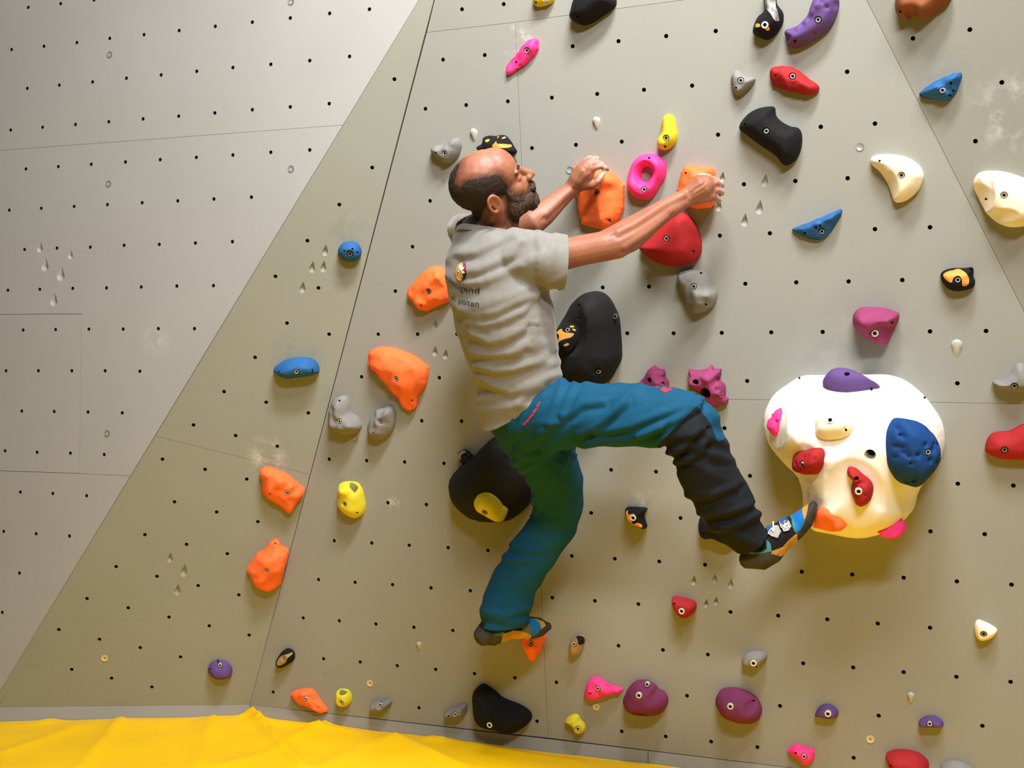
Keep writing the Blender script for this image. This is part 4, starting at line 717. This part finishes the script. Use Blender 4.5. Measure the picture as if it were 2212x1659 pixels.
earw = WC(*ear_px); HM4.translation = earw - (f_ * -.012 + r_ * .085) * HS; HM4 = HM4 @ Matrix.Diagonal((HS, HS, HS, 1))
LOC = co(head_me); me = head_me; me.transform(HM4)
# hair and beard regions, outlined on the visible right side and mirrored
HQ = (950, 290, .14467)
hair_poly = K(HQ, [(540,170),(480,215),(400,260),(330,320),(300,430),(262,520),(240,610),(225,690),(215,760),(300,800),(360,740),(440,680),(560,660),(700,640),(830,610),(900,620),(950,680),(1000,760),(1040,850),(1000,930),(900,900),(800,960),(770,1060),(740,1100),(760,1160),(720,1260),(640,1290),(480,1300),(300,1260),(100,1050),(60,700),(120,400),(380,160)])
beard_poly = K(HQ, [(1000,760),(1060,840),(1130,900),(1210,920),(1280,890),(1320,830),(1330,760),(1300,680),(1290,640),(1330,600),(1420,620),(1480,760),(1500,1000),(1450,1200),(1300,1350),(1130,1340),(1060,1270),(1010,1180),(1000,1060),(1010,960),(980,900)])
HI = np.array(HM4.inverted())
def region(P, poly):
    L_ = np.c_[P, np.ones(len(P))] @ HI.T; L_[:, 2] = np.abs(L_[:, 2]); W_ = L_ @ np.array(HM4).T; q = topx(W_[:, :3]); ins = inside(q, poly); return q, ins, L_
def hairmesh(name, poly, thick, m, rough, lim):
    P = co(head_me); q, ins, L_ = region(P, poly); N = no(head_me); d = dist_poly(q, poly) * np.where(ins, 1, -1)
    ok = lim(L_); d = np.where(ok, d + 3.5 * np.array([noise.noise(Vector(p) * 90) for p in P]), -5)
    off = np.clip(d / 9, -.4, 1) * thick; nz = np.array([noise.noise(Vector(p) * 150) + .6 * noise.noise(Vector(p) * 330) for p in P]) * rough
    me2 = head_me.copy(); setco(me2, P + N * (off + nz * np.clip(d / 9, 0, 1))[:, None]); fc = fcen(head_me); 
    pf = np.array([d[list(p.vertices)].min() for p in head_me.polygons]); out = split(me2, pf > -1.5, name); bpy.data.meshes.remove(me2); return out
notear = lambda L_: ~((L_[:, 2] > .0755) & (L_[:, 0] > -.036) & (L_[:, 0] < .012) & (L_[:, 1] > -.04) & (L_[:, 1] < .034))
hair_me = hairmesh('hair', hair_poly, .0022, M_HAIR, .0009, lambda L_: notear(L_) & (L_[:, 0] < .06) & (L_[:, 1] > -.085))
beard_me = hairmesh('beard', beard_poly, .0065, M_BEARD, .0022, lambda L_: notear(L_) & (L_[:, 1] < .03) & (L_[:, 0] > -.012) & ~((np.abs(L_[:, 2]) < .022) & (L_[:, 1] > -.056) & (L_[:, 1] < -.048) & (L_[:, 0] > .08)) & ~((L_[:, 1] > -.029) & (np.abs(L_[:, 2]) < .024)))
# brows and eyes
brow = []
BROWS = []
for s in (1, -1):
    bmw = bmesh.new(); tube(bmw, [(HM4 @ V_((.0925,.032,s*.013)), .0044), (HM4 @ V_((.0935,.037,s*.026)), .0050), (HM4 @ V_((.087,.036,s*.041)), .0042), (HM4 @ V_((.077,.030,s*.050)), .0032)], 8); BROWS.append(fuse(bmw, .0016, 1))
# --- one skin surface: fuse head and body
bmj = bmesh.new(); bmj.from_mesh(body_low); bmj.from_mesh(head_me)
skin_me = fuse(bmj, .0023, 1)
P = co(skin_me); q = topx(P); N = no(skin_me); arms = foldset([[(1335,500),(1375,480),(1440,436),(1476,420)],[(1350,535),(1395,505),(1440,470)],[(1180,462),(1215,428),(1234,410)]], 7.0); tend = foldset([[(1488,417),(1500,404),(1516,395)],[(1488,424),(1518,405)],[(1490,430),(1518,415)],[(1238,402),(1250,380),(1258,368)],[(1242,405),(1262,378),(1268,362)],[(1248,406),(1272,374)]], 3.6)
ax = np.where((q[:, 0] > 1160) & (q[:, 1] < 580) & (N[:, 1] < .4))[0]; off = np.zeros(len(P))
for i in ax: off[i] = .0034 * arms(q[i]) + .0016 * tend(q[i])
setco(skin_me, P + N * off[:, None])
P = co(skin_me); chalk = np.zeros(len(P))
for (x, y, h, r) in [(1556,396,.09,.032),(1558,418,.09,.034),(1552,434,.085,.024),(1540,380,.11,.02),(1516,377,.12,.018),(1284,340,.10,.03),(1302,356,.11,.026),(1300,379,.125,.022),(1270,345,.11,.02)]:
    c = np.array(WC(x, y, h)); d = np.linalg.norm(P - c, axis=1); chalk = np.maximum(chalk, np.clip(1.4 - d / r, 0, 1))
at = skin_me.attributes.new('chalk', 'FLOAT', 'POINT'); at.data.foreach_set('value', chalk)
q, ins1, L_ = region(P, hair_poly); _, ins2, _ = region(P, beard_poly); onhead = (np.abs(L_[:, :3]) < .15).all(1); L1 = L_; st = np.zeros(len(P)); hi_ = np.where(onhead)[0]
if len(hi_):
    for poly, ins, wd in ((hair_poly, ins1, 16.0), (beard_poly, ins2, 7.0)):
        d = dist_poly(q[hi_], poly); st[hi_] = np.maximum(st[hi_], np.where(ins[hi_], 1, np.clip(1 - d / wd, 0, 1)))
    st[hi_] *= (notear(L_[hi_]) & (L_[hi_, 1] > -.10) & ~((L_[hi_, 0] > .09) & (L_[hi_, 1] > -.03)))
at2 = skin_me.attributes.new('stubble', 'FLOAT', 'POINT'); at2.data.foreach_set('value', st)
nt = M_SKIN.node_tree; b = nt.nodes['Principled BSDF']; src = b.inputs['Base Color'].links[0].from_socket
an = nt.nodes.new('ShaderNodeAttribute'); an.attribute_name = 'chalk'; nz = nt.nodes.new('ShaderNodeTexNoise'); nz.inputs['Scale'].default_value = 70; tc = nt.nodes.new('ShaderNodeTexCoord'); nt.links.new(tc.outputs['Object'], nz.inputs['Vector'])
mm = nt.nodes.new('ShaderNodeMath'); mm.operation = 'MULTIPLY'; nt.links.new(an.outputs['Fac'], mm.inputs[0]); nt.links.new(nz.outputs['Fac'], mm.inputs[1])
m3 = nt.nodes.new('ShaderNodeMath'); m3.operation = 'MULTIPLY'; m3.inputs[1].default_value = 1.5; m3.use_clamp = True; nt.links.new(mm.outputs[0], m3.inputs[0])
mx = nt.nodes.new('ShaderNodeMix'); mx.data_type = 'RGBA'; nt.links.new(m3.outputs[0], mx.inputs[0]); nt.links.new(src, mx.inputs[6]); mx.inputs[7].default_value = lin((196, 178, 170))
a2 = nt.nodes.new('ShaderNodeAttribute'); a2.attribute_name = 'stubble'; n2 = nt.nodes.new('ShaderNodeTexNoise'); n2.inputs['Scale'].default_value = 240; nt.links.new(tc.outputs['Object'], n2.inputs['Vector'])
q1 = nt.nodes.new('ShaderNodeMath'); q1.operation = 'MULTIPLY'; nt.links.new(a2.outputs['Fac'], q1.inputs[0]); nt.links.new(n2.outputs['Fac'], q1.inputs[1]); q2 = nt.nodes.new('ShaderNodeMath'); q2.operation = 'MULTIPLY'; q2.inputs[1].default_value = 1.7; q2.use_clamp = True; nt.links.new(q1.outputs[0], q2.inputs[0])
m0 = nt.nodes.new('ShaderNodeMix'); m0.data_type = 'RGBA'; nt.links.new(q2.outputs[0], m0.inputs[0]); nt.links.new(src, m0.inputs[6]); m0.inputs[7].default_value = lin((70, 48, 38)); nt.links.new(m0.outputs[2], mx.inputs[6]); nt.links.new(mx.outputs[2], b.inputs['Base Color'])
b.inputs['Subsurface Weight'].default_value = .08; b.inputs['Subsurface Radius'].default_value = (.02, .008, .004)
person = tag(link('person', skin_me, M_SKIN, None, None, 180), 'bald, dark-bearded climber in grey T-shirt and blue-green trousers hanging on orange holds', 'person')
tag(link('hair', hair_me, M_HAIR, person, None, 180), 'short dark hair round the back and sides')
tag(link('beard', beard_me, M_BEARD, person, None, 180), 'full greying dark beard'); [link('eyebrow', b_, M_HAIR, person, None, 180) for b_ in BROWS]
for s in (1, -1):
    bmw = bmesh.new(); bmesh.ops.create_uvsphere(bmw, u_segments=20, v_segments=12, radius=.0110 * HS); me = bpy.data.meshes.new('eye'); bmw.to_mesh(me); bmw.free(); me.transform(Matrix.Translation(HM4 @ V_((.0725,.014,s*.031))))
    link('eye', me, mat('eye_white', (225, 220, 214), .2), person, None, 180)
# --- T-shirt
sh = bmesh.new(); torso(sh, TR + [(1129,915,90,.375)], 1.0, 1.3)
tube(sh, [PT(1075,545,.42,62), PT(1130,562,.48,56), PT(1175,566,.47,55), PT(1218,572,.44,54), PT(1250,578,.42,52)], 24)
tube(sh, [PT(1120,540,.47,46), PT(1170,540,.47,40), PT(1218,543,.44,36), PT(1250,545,.42,34)])
tube(sh, [PT(1050,535,.36,52), PT(1018,512,.27,46), PT(1030,512,.22,40), PT(1080,508,.22,37), PT(1130,502,.22,35)], 24)
tube(sh, [PT(1062,520,.42,40), PT(1100,524,.47,36), PT(1140,535,.49,36)]); tube(sh, [PT(1050,520,.40,40), PT(1010,500,.31,38), PT(1000,496,.26,34)])
tube(sh, [PT(1054,535,.42,60), PT(1050,505,.42,58), PT(1046,470,.43,56)], 24)
tee = fuse(sh, .0065, 5)
neckc = WC(1054, 506, .425); up_n = (WC(1040, 440, .43) - WC(1056, 520, .42)).normalized(); neckn = (up_n * .9 + fwd * .42).normalized()
sleeve_n = (WC(1260, 572, .42) - WC(1200, 568, .455)).normalized(); hem_n = (WC(1150, 915, .375) - WC(1116, 840, .385)).normalized(); hem_n = (hem_n + fwd * .33).normalized()
lsl = WC(1112, 504, .22); lsn = (WC(1130, 502, .22) - WC(1080, 508, .22)).normalized()
sd = np.array((WC(1190, 580, .45) - WC(1090, 560, .44)).normalized())
tf = foldset([K((900, 450, .30139), p) for p in ([(330,330),(430,310),(560,250),(700,190)],[(350,460),(450,445),(560,390),(680,330),(740,240)],[(360,530),(460,515),(600,470),(740,400)],[(320,735),(420,765),(560,745),(700,675),(850,620)],[(370,810),(480,835),(600,805),(760,740),(850,640)],
  [(400,900),(520,960),(640,935),(760,860)],[(420,1040),(560,1055),(700,1035),(780,980)],[(430,1125),(560,1165),(700,1150),(900,1080)],[(440,1200),(560,1285),(680,1320),(820,1265),(1010,1180)],[(730,1400),(770,1330),(890,1280)],[(860,620),(865,800),(830,1000)],[(940,600),(965,800),(990,1000)],[(870,210),(900,330),(880,480)],[(980,240),(960,380),(930,540)])], 8.5)
pf_ = foldset([K(k8_, p) for k8_, L__ in (((1180, 780, .23508), ([(-60,680),(200,490),(330,395),(520,370)],[(300,680),(520,560),(620,470),(720,370)],[(450,650),(760,600),(1000,500),(1300,400)],[(850,670),(1050,610),(1250,480),(1390,390)],[(1080,700),(1200,560),(1390,430)],[(0,790),(300,765),(800,705),(1050,600)],[(1040,770),(1200,700),(1420,630)],[(1100,850),(1260,800),(1440,760)],[(20,560),(100,350),(160,190)],[(130,480),(190,330),(250,210)])),
  ((900, 900, .30139), ([(700,330),(850,270),(980,240)],[(740,390),(900,300),(1010,250)],[(830,610),(960,480),(1040,380),(1100,250)],[(850,670),(940,560),(1010,440)],[(700,930),(840,960)],[(640,1010),(810,1030)],[(480,1380),(640,1425),(790,1370)],[(470,1420),(640,1470),(760,1470)])),
  ((1300, 900, .30139), ([(450,250),(570,215),(660,130)],[(500,330),(620,300),(720,240)],[(700,690),(900,690),(1060,630)],[(790,800),(980,780),(1130,690)],[(620,560),(780,560),(950,500)])))for p in L__], 8.5)
def teewr(p, n):
    q = Vector((p[0] * 4, p[1] * 4, p[2])); x, y = F * p[0] / p[1] + CX, CY + F * (HC - p[2]) / p[1]
    # curved drapes that hang from the shoulders to the right armpit, and bunching at the waist
    arc = (y - 560) - .0022 * (x - 1010) ** 2 * (1 if x < 1160 else .8) * -1 if y < 700 else (y - 560) + .18 * (x - 1100)
    a = noise.noise(Vector((arc / 52.0, x / 170.0, y / 300)));  b_ = noise.noise(Vector((arc / 21.0 + 7, x / 70.0, y / 160)))
    amp = .009 if y > 560 else .008; amp *= 1.3 if y > 770 else 1
    return .35 * amp * (ridge(a) - .55) + amp * .5 * b_ + .0046 * (tf(np.array([x, y])) if n[1] < .35 else 0)
wrinkle(tee, teewr)
cut_open(tee, [(neckc, neckn, .115), (WC(1221, 566, .44), sleeve_n, .16), (WC(1122, 872, .382), hem_n, .40), (lsl, lsn, .09)])
tee_o = tag(link('t_shirt', tee, M_TEE, person, None, 180), 'heather grey T-shirt with dark lettering across the back'); solid(tee_o, .0022, 1)
# ribbed collar ring around the neck opening
bmt = bmesh.new(); bmt.from_mesh(tee); loop = [v for v in bmt.verts if v.is_boundary and (v.co - neckc).length < .115 and abs((v.co - neckc).dot(neckn)) < .003]
if len(loop) > 8:
    a_ = (fwd - neckn * fwd.dot(neckn)).normalized(); b_ = neckn.cross(a_); cc = sum((v.co for v in loop), Vector()) / len(loop)
    loop.sort(key=lambda v: math.atan2((v.co - cc).dot(b_), (v.co - cc).dot(a_))); pts_ = [v.co.copy() for v in loop][::2]; V = []; Fs = []; n_ = len(pts_)
    for dz, dr in ((-.010, .003), (-.004, .0048), (.004, .0035), (.008, .0), (.007, -.002), (-.002, -.002)):
        for p in pts_: V.append(p + neckn * dz + (p - cc).normalized() * dr)
    for k in range(5):
        for i in range(n_): Fs.append((k * n_ + i, k * n_ + (i + 1) % n_, (k + 1) * n_ + (i + 1) % n_, (k + 1) * n_ + i))
    link('collar', mk('collar', V, Fs), M_TEE, tee_o, None, 180)
bmt.free()
# --- trousers
tr = bmesh.new()
tube(tr, [(WC(1119,815,.39), (px2m(WC(1119,815,.39), 80), px2m(WC(1119,815,.39), 70), lat)), (WC(1122,850,.385), (px2m(WC(1122,850,.39), 78), px2m(WC(1122,850,.39), 66), lat)), (WC(1128,890,.38), (px2m(WC(1122,850,.39), 90), px2m(WC(1122,850,.39), 73), lat)), (WC(1134,922,.37), (px2m(WC(1122,850,.39), 90), px2m(WC(1122,850,.39), 68), lat))], 28)
tube(tr, [PT(1140,895,.40,76), PT(1210,895,.43,73), PT(1300,897,.45,71), PT(1380,898,.46,69), PT(1440,901,.46,66), PT(1480,912,.455,66), PT(1502,950,.44,63), PT(1520,1000,.42,63), PT(1545,1050,.39,62), PT(1575,1100,.36,58), PT(1603,1145,.335,47), PT(1630,1180,.315,36), PT(1645,1205,.30,30)], 24)
tube(tr, [PT(1460,890,.46,50), PT(1495,892,.455,44), PT(1515,920,.45,44)])
tube(tr, [PT(1135,915,.36,72), PT(1160,950,.31,74), PT(1180,985,.26,70), PT(1200,1035,.20,58), PT(1206,1085,.155,53), PT(1196,1130,.145,52), PT(1170,1170,.155,50), PT(1140,1210,.17,51), PT(1113,1255,.185,50), PT(1097,1300,.195,54), PT(1090,1340,.205,53), PT(1084,1375,.21,52)], 24)
pants = fuse(tr, .0062, 4)
def pwr(p, n):
    x, y = F * p[0] / p[1] + CX, CY + F * (HC - p[2]) / p[1]
    if y < 985 and x > 1110 and x < 1500: s, l = (x * .55 + y * 1.0), (x - y * .55); k = .0065 if x > 1180 else .008
    elif x > 1400: s, l = (y * .9 - x * .45), (x + y); k = .0045 + (.006 if y > 1110 or y < 1010 else 0)
    elif y < 1120: s, l = (x * .75 + y * .55), (x - y); k = .007
    else: s, l = (y + x * .25), (x - y * .3); k = .0045
    return (.0075 * pf_(np.array([x, y])) if n[1] < .35 else 0) + .5 * k * 1.3 * (ridge(noise.noise(Vector((s / 46, l / 170, 3)))) - .6) + k * .5 * noise.noise(Vector((s / 24, l / 100, 9)))
wrinkle(pants, pwr)
wn = -hem_n
cut_open(pants, [(WC(1119,832,.39), (wn + fwd * .1).normalized(), .30), (WC(1627,1168,.318), (WC(1645,1205,.30) - WC(1603,1145,.335)).normalized(), .13), (WC(1090,1348,.207), ((WC(1084,1375,.21) - WC(1097,1300,.195)).normalized() + fwd * -.0 + Vector((.25,0,0)) * -1 * -.9).normalized(), .13)])
trou = tag(link('trousers', pants, M_PANT, person, None, 180), 'blue-green climbing trousers with a black lower right leg'); solid(trou, .0018, 1)
blk = [(1504,877),(1470,912),(1433,949),(1400,985),(1480,1100),(1580,1240),(1700,1240),(1670,1080),(1600,930),(1561,950),(1549,953),(1533,914),(1517,892)]
refine(pants, [blk], 6, 3); fc = fcen(pants); pants.materials.append(M_PBLK); ii = inside(topx(fc), blk).astype(int); pants.polygons.foreach_set('material_index', ii.tolist())
# --- prints on the cloth
def bvh_me(me): return BVHTree.FromPolygons([v.co for v in me.vertices], [tuple(p.vertices) for p in me.polygons])
bt = bvh_me(tee); bpn = bvh_me(pants)
def stick(bv, px, py, off): 
    h = cast(bv, px, py); return (h[0] + h[1] * off) if h else None
def decal(name, bv, polys, m, parent, off=.0034, step=4):
    out = [decal1(name, bv, [p], m, parent, off, step) for p in polys]; return out[0]
def decal1(name, bv, polys, m, parent, off, step):
    V = []; Fs = []
    for poly in polys:
        p = spline(poly, step, False); VV, TT = cdt([tuple(a) for a in p], [(i, (i + 1) % len(p)) for i in range(len(p))]); 
        b = len(V); W_ = [stick(bv, x, y, off) for x, y in VV]; bad = {i for i, q in enumerate(W_) if q is None}; V += [q if q else Vector() for q in W_]
        cen = np.array([np.mean([VV[i] for i in t], axis=0) for t in TT]); k = inside(cen, p)
        Fs += [tuple(b + i for i in t) for t, ok in zip(TT, k) if ok and not (set(t) & bad)]
    if Fs: return link(name, largest(mk(name, V, Fs)), m, parent)
def lettering(txt, xmap, ymap, hmap, name):
    cu = bpy.data.curves.new('t', 'FONT'); cu.body = txt; cu.resolution_u = 3; o = bpy.data.objects.new('t', cu); COL.objects.link(o)
    dg = bpy.context.evaluated_depsgraph_get(); dg.update(); me = bpy.data.meshes.new_from_object(o.evaluated_get(dg)); bpy.data.objects.remove(o)
    P = co(me); W_ = P[:, 0].max(); V = []; bad = set()
    for i, p in enumerate(P):
        x = np.interp(p[0] / W_, *xmap); y = np.interp(x, *ymap) - p[1] * np.interp(x, *hmap); q = stick(bt, x, y, .0048)
        if q is None: bad.add(i); q = Vector()
        V.append(q)
    Fs = [tuple(p.vertices) for p in me.polygons if not (set(p.vertices) & bad)]; return tag(link(name, mk(name, V, Fs), M_INK, tee_o), 'dark lettering "%s"' % txt, kind='stuff')
lettering('nvereinsjugend', ([0,.09,.18,.27,.35,.42,.47,.56,.64,.68,.78,.86,.93,1], [955,960,965,969.5,973,977,979,984.5,989,991.5,1000,1008,1017,1037.5]) if False else ([0,.1,.2,.3,.4,.5,.6,.7,.8,.9,1], [954.5,960.5,966.5,972,977.5,983,989,997,1008.5,1022,1037.5]), ([954,963,970,977,983,990,1000,1012,1037],[588,598,606,612,618,623,628,631,634]), ([950,975,1000,1037],[13,16,18,20]), 'shirt_lettering')
lettering('st. pölten', ([0,.2,.35,.5,.7,1], [978,986.5,994,1003,1015,1036.5]), ([978,993,1009,1036],[645.5,655,660,663.5]), ([978,1000,1036],[14,18,19.5]), 'shirt_lettering')
ov = [(998 + 11 * math.cos(a) - .0 + 1.5 * math.sin(a) * -1, 588 + 19.5 * math.sin(a)) for a in [2 * math.pi * i / 20 for i in range(20)]]
def clip_half(poly, f): return [p for p in poly if f(p)]
emb = decal('shirt_emblem', bt, [ov], mat('emblem_amber', (226, 160, 70), .7), tee_o, .0046)
if emb:
    tag(emb, 'small oval emblem with a white edelweiss')
    qx = lambda pts: [(940 + x * .0844, 560 + y * .0844) for x, y in pts]
    decal('emblem_field', bt, [qx([(740,110),(790,100),(820,200),(825,300),(745,290),(700,200)])], mat('emblem_red', (150, 40, 60), .7), emb, .0052)
    decal('emblem_field', bt, [qx([(745,290),(825,300),(820,400),(780,500),(725,545),(720,400)])], mat('emblem_dark', (48, 44, 60), .7), emb, .0052)
    decal('emblem_field', bt, [qx([(620,190),(670,140),(690,240),(640,300),(590,310)])], mat('emblem_olive', (190, 180, 110), .7), emb, .0052)
    c_ = (690, 320); pet = []
    for ex, ey, wd in ((675,140,22),(745,120,18),(785,205,20),(800,335,28),(750,475,20),(660,510,18),(605,430,16),(600,300,20)):
        dx, dy = ex - c_[0], ey - c_[1]; l = math.hypot(dx, dy); nx_, ny_ = -dy / l * wd, dx / l * wd
        pet.append(qx([(c_[0] + nx_ * .5, c_[1] + ny_ * .5), (c_[0] + dx * .6 + nx_, c_[1] + dy * .6 + ny_), (ex, ey), (c_[0] + dx * .6 - nx_, c_[1] + dy * .6 - ny_), (c_[0] - nx_ * .5, c_[1] - ny_ * .5)]))
    decal('emblem_flower', bt, pet, mat('emblem_white', (240, 234, 220), .7), emb, .0058)
    decal('emblem_flower', bt, [qx([(690 + 26 * math.cos(a), 320 + 36 * math.sin(a)) for a in [2 * math.pi * i / 8 for i in range(8)]])], mat('emblem_seed', (200, 170, 90), .7), emb, .0062)
k8 = (1180, 780, .23508)
d1 = decal('trouser_emblem', bpn, [K(k8, [(1003,245),(1050,222),(1110,262),(1168,262),(1092,297)]), K(k8, [(1068,224),(1112,222),(1140,240),(1160,252),(1120,256),(1085,240)])], M_RED, trou, .0030)
if d1: tag(d1, 'red diamond-shaped mark above the knee')
d2 = decal('trouser_script', bpn, [K((900, 450, .30139), p) for p in ([(884,1385),(890,1392),(868,1430),(860,1425)], [(862,1432),(870,1440),(845,1472),(835,1462)], [(838,1470),(845,1480),(815,1512),(806,1500)], [(806,1505),(815,1515),(792,1540),(783,1530)], [(760,1545),(783,1530),(786,1545),(770,1556)])], M_RED, trou, .0030)
if d2: tag(d2, 'thin red slanting script by the pocket')
# --- climbing shoes, worn on both feet
M_RUB = mat('black_rubber', (42, 39, 36), .7, bump=.3, bscale=180, var=.35, vscale=30, rgb2=(62, 58, 50)); M_SUE = mat('tan_suede', (196, 148, 66), .9, var=.3, vscale=40)
M_BLUE = mat('blue_microfibre', (16, 108, 176), .8); M_MESH = mat('black_shoe_fabric', (18, 18, 22), .9); M_TEAL = mat('teal_trim', (60, 120, 118), .8); M_STRAP = mat('grey_strap', (160, 158, 154), .7)
def shoe(rows, voxel, regions, label, parts):
    bm = bmesh.new(); L_ = []
    for x, y, r, h, wdt in rows:
        p = WC(x, y, h); L_.append((p, (px2m(p, r), wdt, Vector((0, 0, 1)))))
    tube(bm, L_, 24); 
    for a in parts: tube(bm, [PT(*p) for p in a], 20)
    me = fuse(bm, voxel, 3); refine(me, [r[1] for r in regions], 2.6, 2); fc = fcen(me); q = topx(fc); own = np.zeros(len(fc), bool); root = None; out = []
    for nm, poly, m, lb in regions:
        s_ = inside(q, poly) & ~own; own |= s_; out.append((nm, split(me, s_, nm), m, lb))
    drop(me, own); root = tag(link('climbing_shoe', me, M_MESH, person, None, 180), label)
    for nm, mm_, m, lb in out:
        if len(mm_.polygons): o = link(nm, mm_, m, root, None, 180); lb and tag(o, lb)
    return root, me
q4 = (1560, 1060, .12054); q5 = (1000, 1300, .09946)
shoeR, smR = shoe([(1618,1208,22,.315,.032),(1634,1202,34,.31,.036),(1658,1184,38,.30,.038),(1680,1163,33,.285,.040),(1700,1150,29,.27,.044),(1720,1136,25,.25,.046),(1738,1120,22,.245,.044),(1751,1101,14.5,.238,.036),(1757,1092,9,.236,.026)], .003,
 [('toe_rand', K(q4, [(1560,190),(1760,180),(1760,420),(1640,760),(1400,960),(1350,880),(1340,750),(1400,700),(1470,600),(1510,430)]), M_RUB, 'black rubber toe rand'),
  ('toe_patch', K(q4, [(1430,300),(1570,190),(1510,430),(1480,530),(1445,420)]), M_SUE, 'tan suede toe patch'), ('toe_panel', K(q4, [(1245,400),(1300,320),(1430,280),(1445,420),(1480,530),(1470,600),(1400,700),(1345,745),(1300,640),(1275,500)]), M_BLUE, 'bright blue panel over the toes'),
  ('side_panel', K(q4, [(1350,760),(1370,890),(1380,950),(1060,1180),(870,1130),(900,1080),(1080,1010),(1180,900),(1290,800)]), M_SUE, 'tan suede side panel'),
  ('heel_rand', K(q4, [(250,1060),(420,1110),(560,1160),(700,1130),(860,1110),(900,1150),(1060,1170),(900,1500),(400,1500),(200,1200)]), M_RUB, 'scuffed black heel rubber'),
  ('trim', K(q4, [(1130,390),(1250,400),(1280,510),(1300,640),(1345,760),(1310,745),(1260,640),(1240,500),(1190,420)]), M_TEAL, 'teal trim'), ('trim', K(q4, [(740,760),(800,860),(870,960),(890,1090),(700,1130),(560,1150),(420,1100),(700,1100),(800,1040),(780,900)]), M_TEAL, 'blue-green heel loop')],
 'climbing shoe on the raised right foot with grey straps', [[(1622,1178,.32,20),(1636,1196,.31,22)]])
bs = bvh_me(smR)
for pts_, m, lb in (([(815,600),(870,510),(930,480),(1050,500),(1010,640),(1060,740),(990,845),(880,820),(830,780)], M_STRAP, 'grey velcro strap with a lightning zigzag'), ([(1045,530),(1150,500),(1200,560),(1240,650),(1180,720),(1100,740),(1030,610)], M_STRAP, 'front grey velcro strap')):
    s_ = decal('strap', bs, [K(q4, pts_)], m, shoeR, .0035, 2.5)
    if s_: tag(s_, lb); solid(s_, .0025, -1)
for pts_ in ([(820,600),(880,500),(925,490),(925,600),(915,700),(835,790),(815,700)], [(1050,540),(1150,500),(1190,560),(1150,600),(1110,640),(1050,600)]): decal('strap_colour', bs, [K(q4, pts_)], mat('strap_blue', (44, 74, 134), .7), shoeR, .0068, 2.5)
decal('strap_flash', bs, [K(q4, p) for p in ([(920,545),(975,560),(985,590),(945,585),(935,760),(905,740),(895,705),(840,795),(830,785),(890,690),(915,700)], [(1040,610),(1110,645),(1130,600),(1160,620),(1195,570),(1200,590),(1165,640),(1140,635),(1135,695)])], mat('strap_cream', (226, 212, 170), .7), shoeR, .0076, 2)
shoeL, smL = shoe([(1046,1372,25,.25,.034),(1056,1366,32,.24,.036),(1078,1359,30,.22,.038),(1100,1357,23,.19,.040),(1125,1357,23,.16,.043),(1148,1356,24,.125,.044),(1168,1354,20,.10,.040),(1180,1353,11,.088,.028)], .003,
 [('toe_rand', K(q5, [(1480,350),(1700,330),(1850,400),(2000,600),(1900,800),(1500,950),(1250,880),(1200,850),(1380,850),(1480,780),(1610,700),(1700,590),(1800,520),(1760,430),(1600,370)]), M_RUB, 'black rubber toe rand'),
  ('toe_patch', K(q5, [(1560,370),(1700,390),(1760,430),(1800,520),(1700,590),(1680,480)]), M_SUE, 'tan suede toe patch'), ('toe_panel', K(q5, [(1330,400),(1400,330),(1560,360),(1680,480),(1700,590),(1610,700),(1480,785),(1500,600),(1440,480)]), M_BLUE, 'blue panel over the toes'),
  ('side_panel', K(q5, [(830,900),(870,700),(1100,620),(1290,640),(1480,720),(1480,800),(1380,900),(1250,960),(1000,960)]), M_SUE, 'tan suede side panel'), ('heel_rand', K(q5, [(200,480),(290,470),(400,580),(520,660),(700,740),(860,760),(840,900),(640,1080),(200,1050)]), M_RUB, 'black heel rubber with small studs'),
  ('trim', K(q5, [(500,620),(620,700),(800,690),(900,650),(880,720),(820,790),(700,740),(560,690)]), M_TEAL, 'blue-green heel trim'), ('tongue', K(q5, [(1300,440),(1440,480),(1500,600),(1480,720),(1260,720),(1290,600)]), mat('olive_tongue', (98, 98, 76), .8), 'olive tongue')],
 'climbing shoe on the lower left foot standing on an orange hold', [[(1056,1352,.25,16),(1078,1348,.235,24)]])
bs = bvh_me(smL)
decal('buckle', bs, [K(q5, p) for p in ([(1330,560),(1350,560),(1370,640),(1440,620),(1450,590),(1465,640),(1440,655),(1350,660)],)], M_STRAP, shoeL, .003, 2)
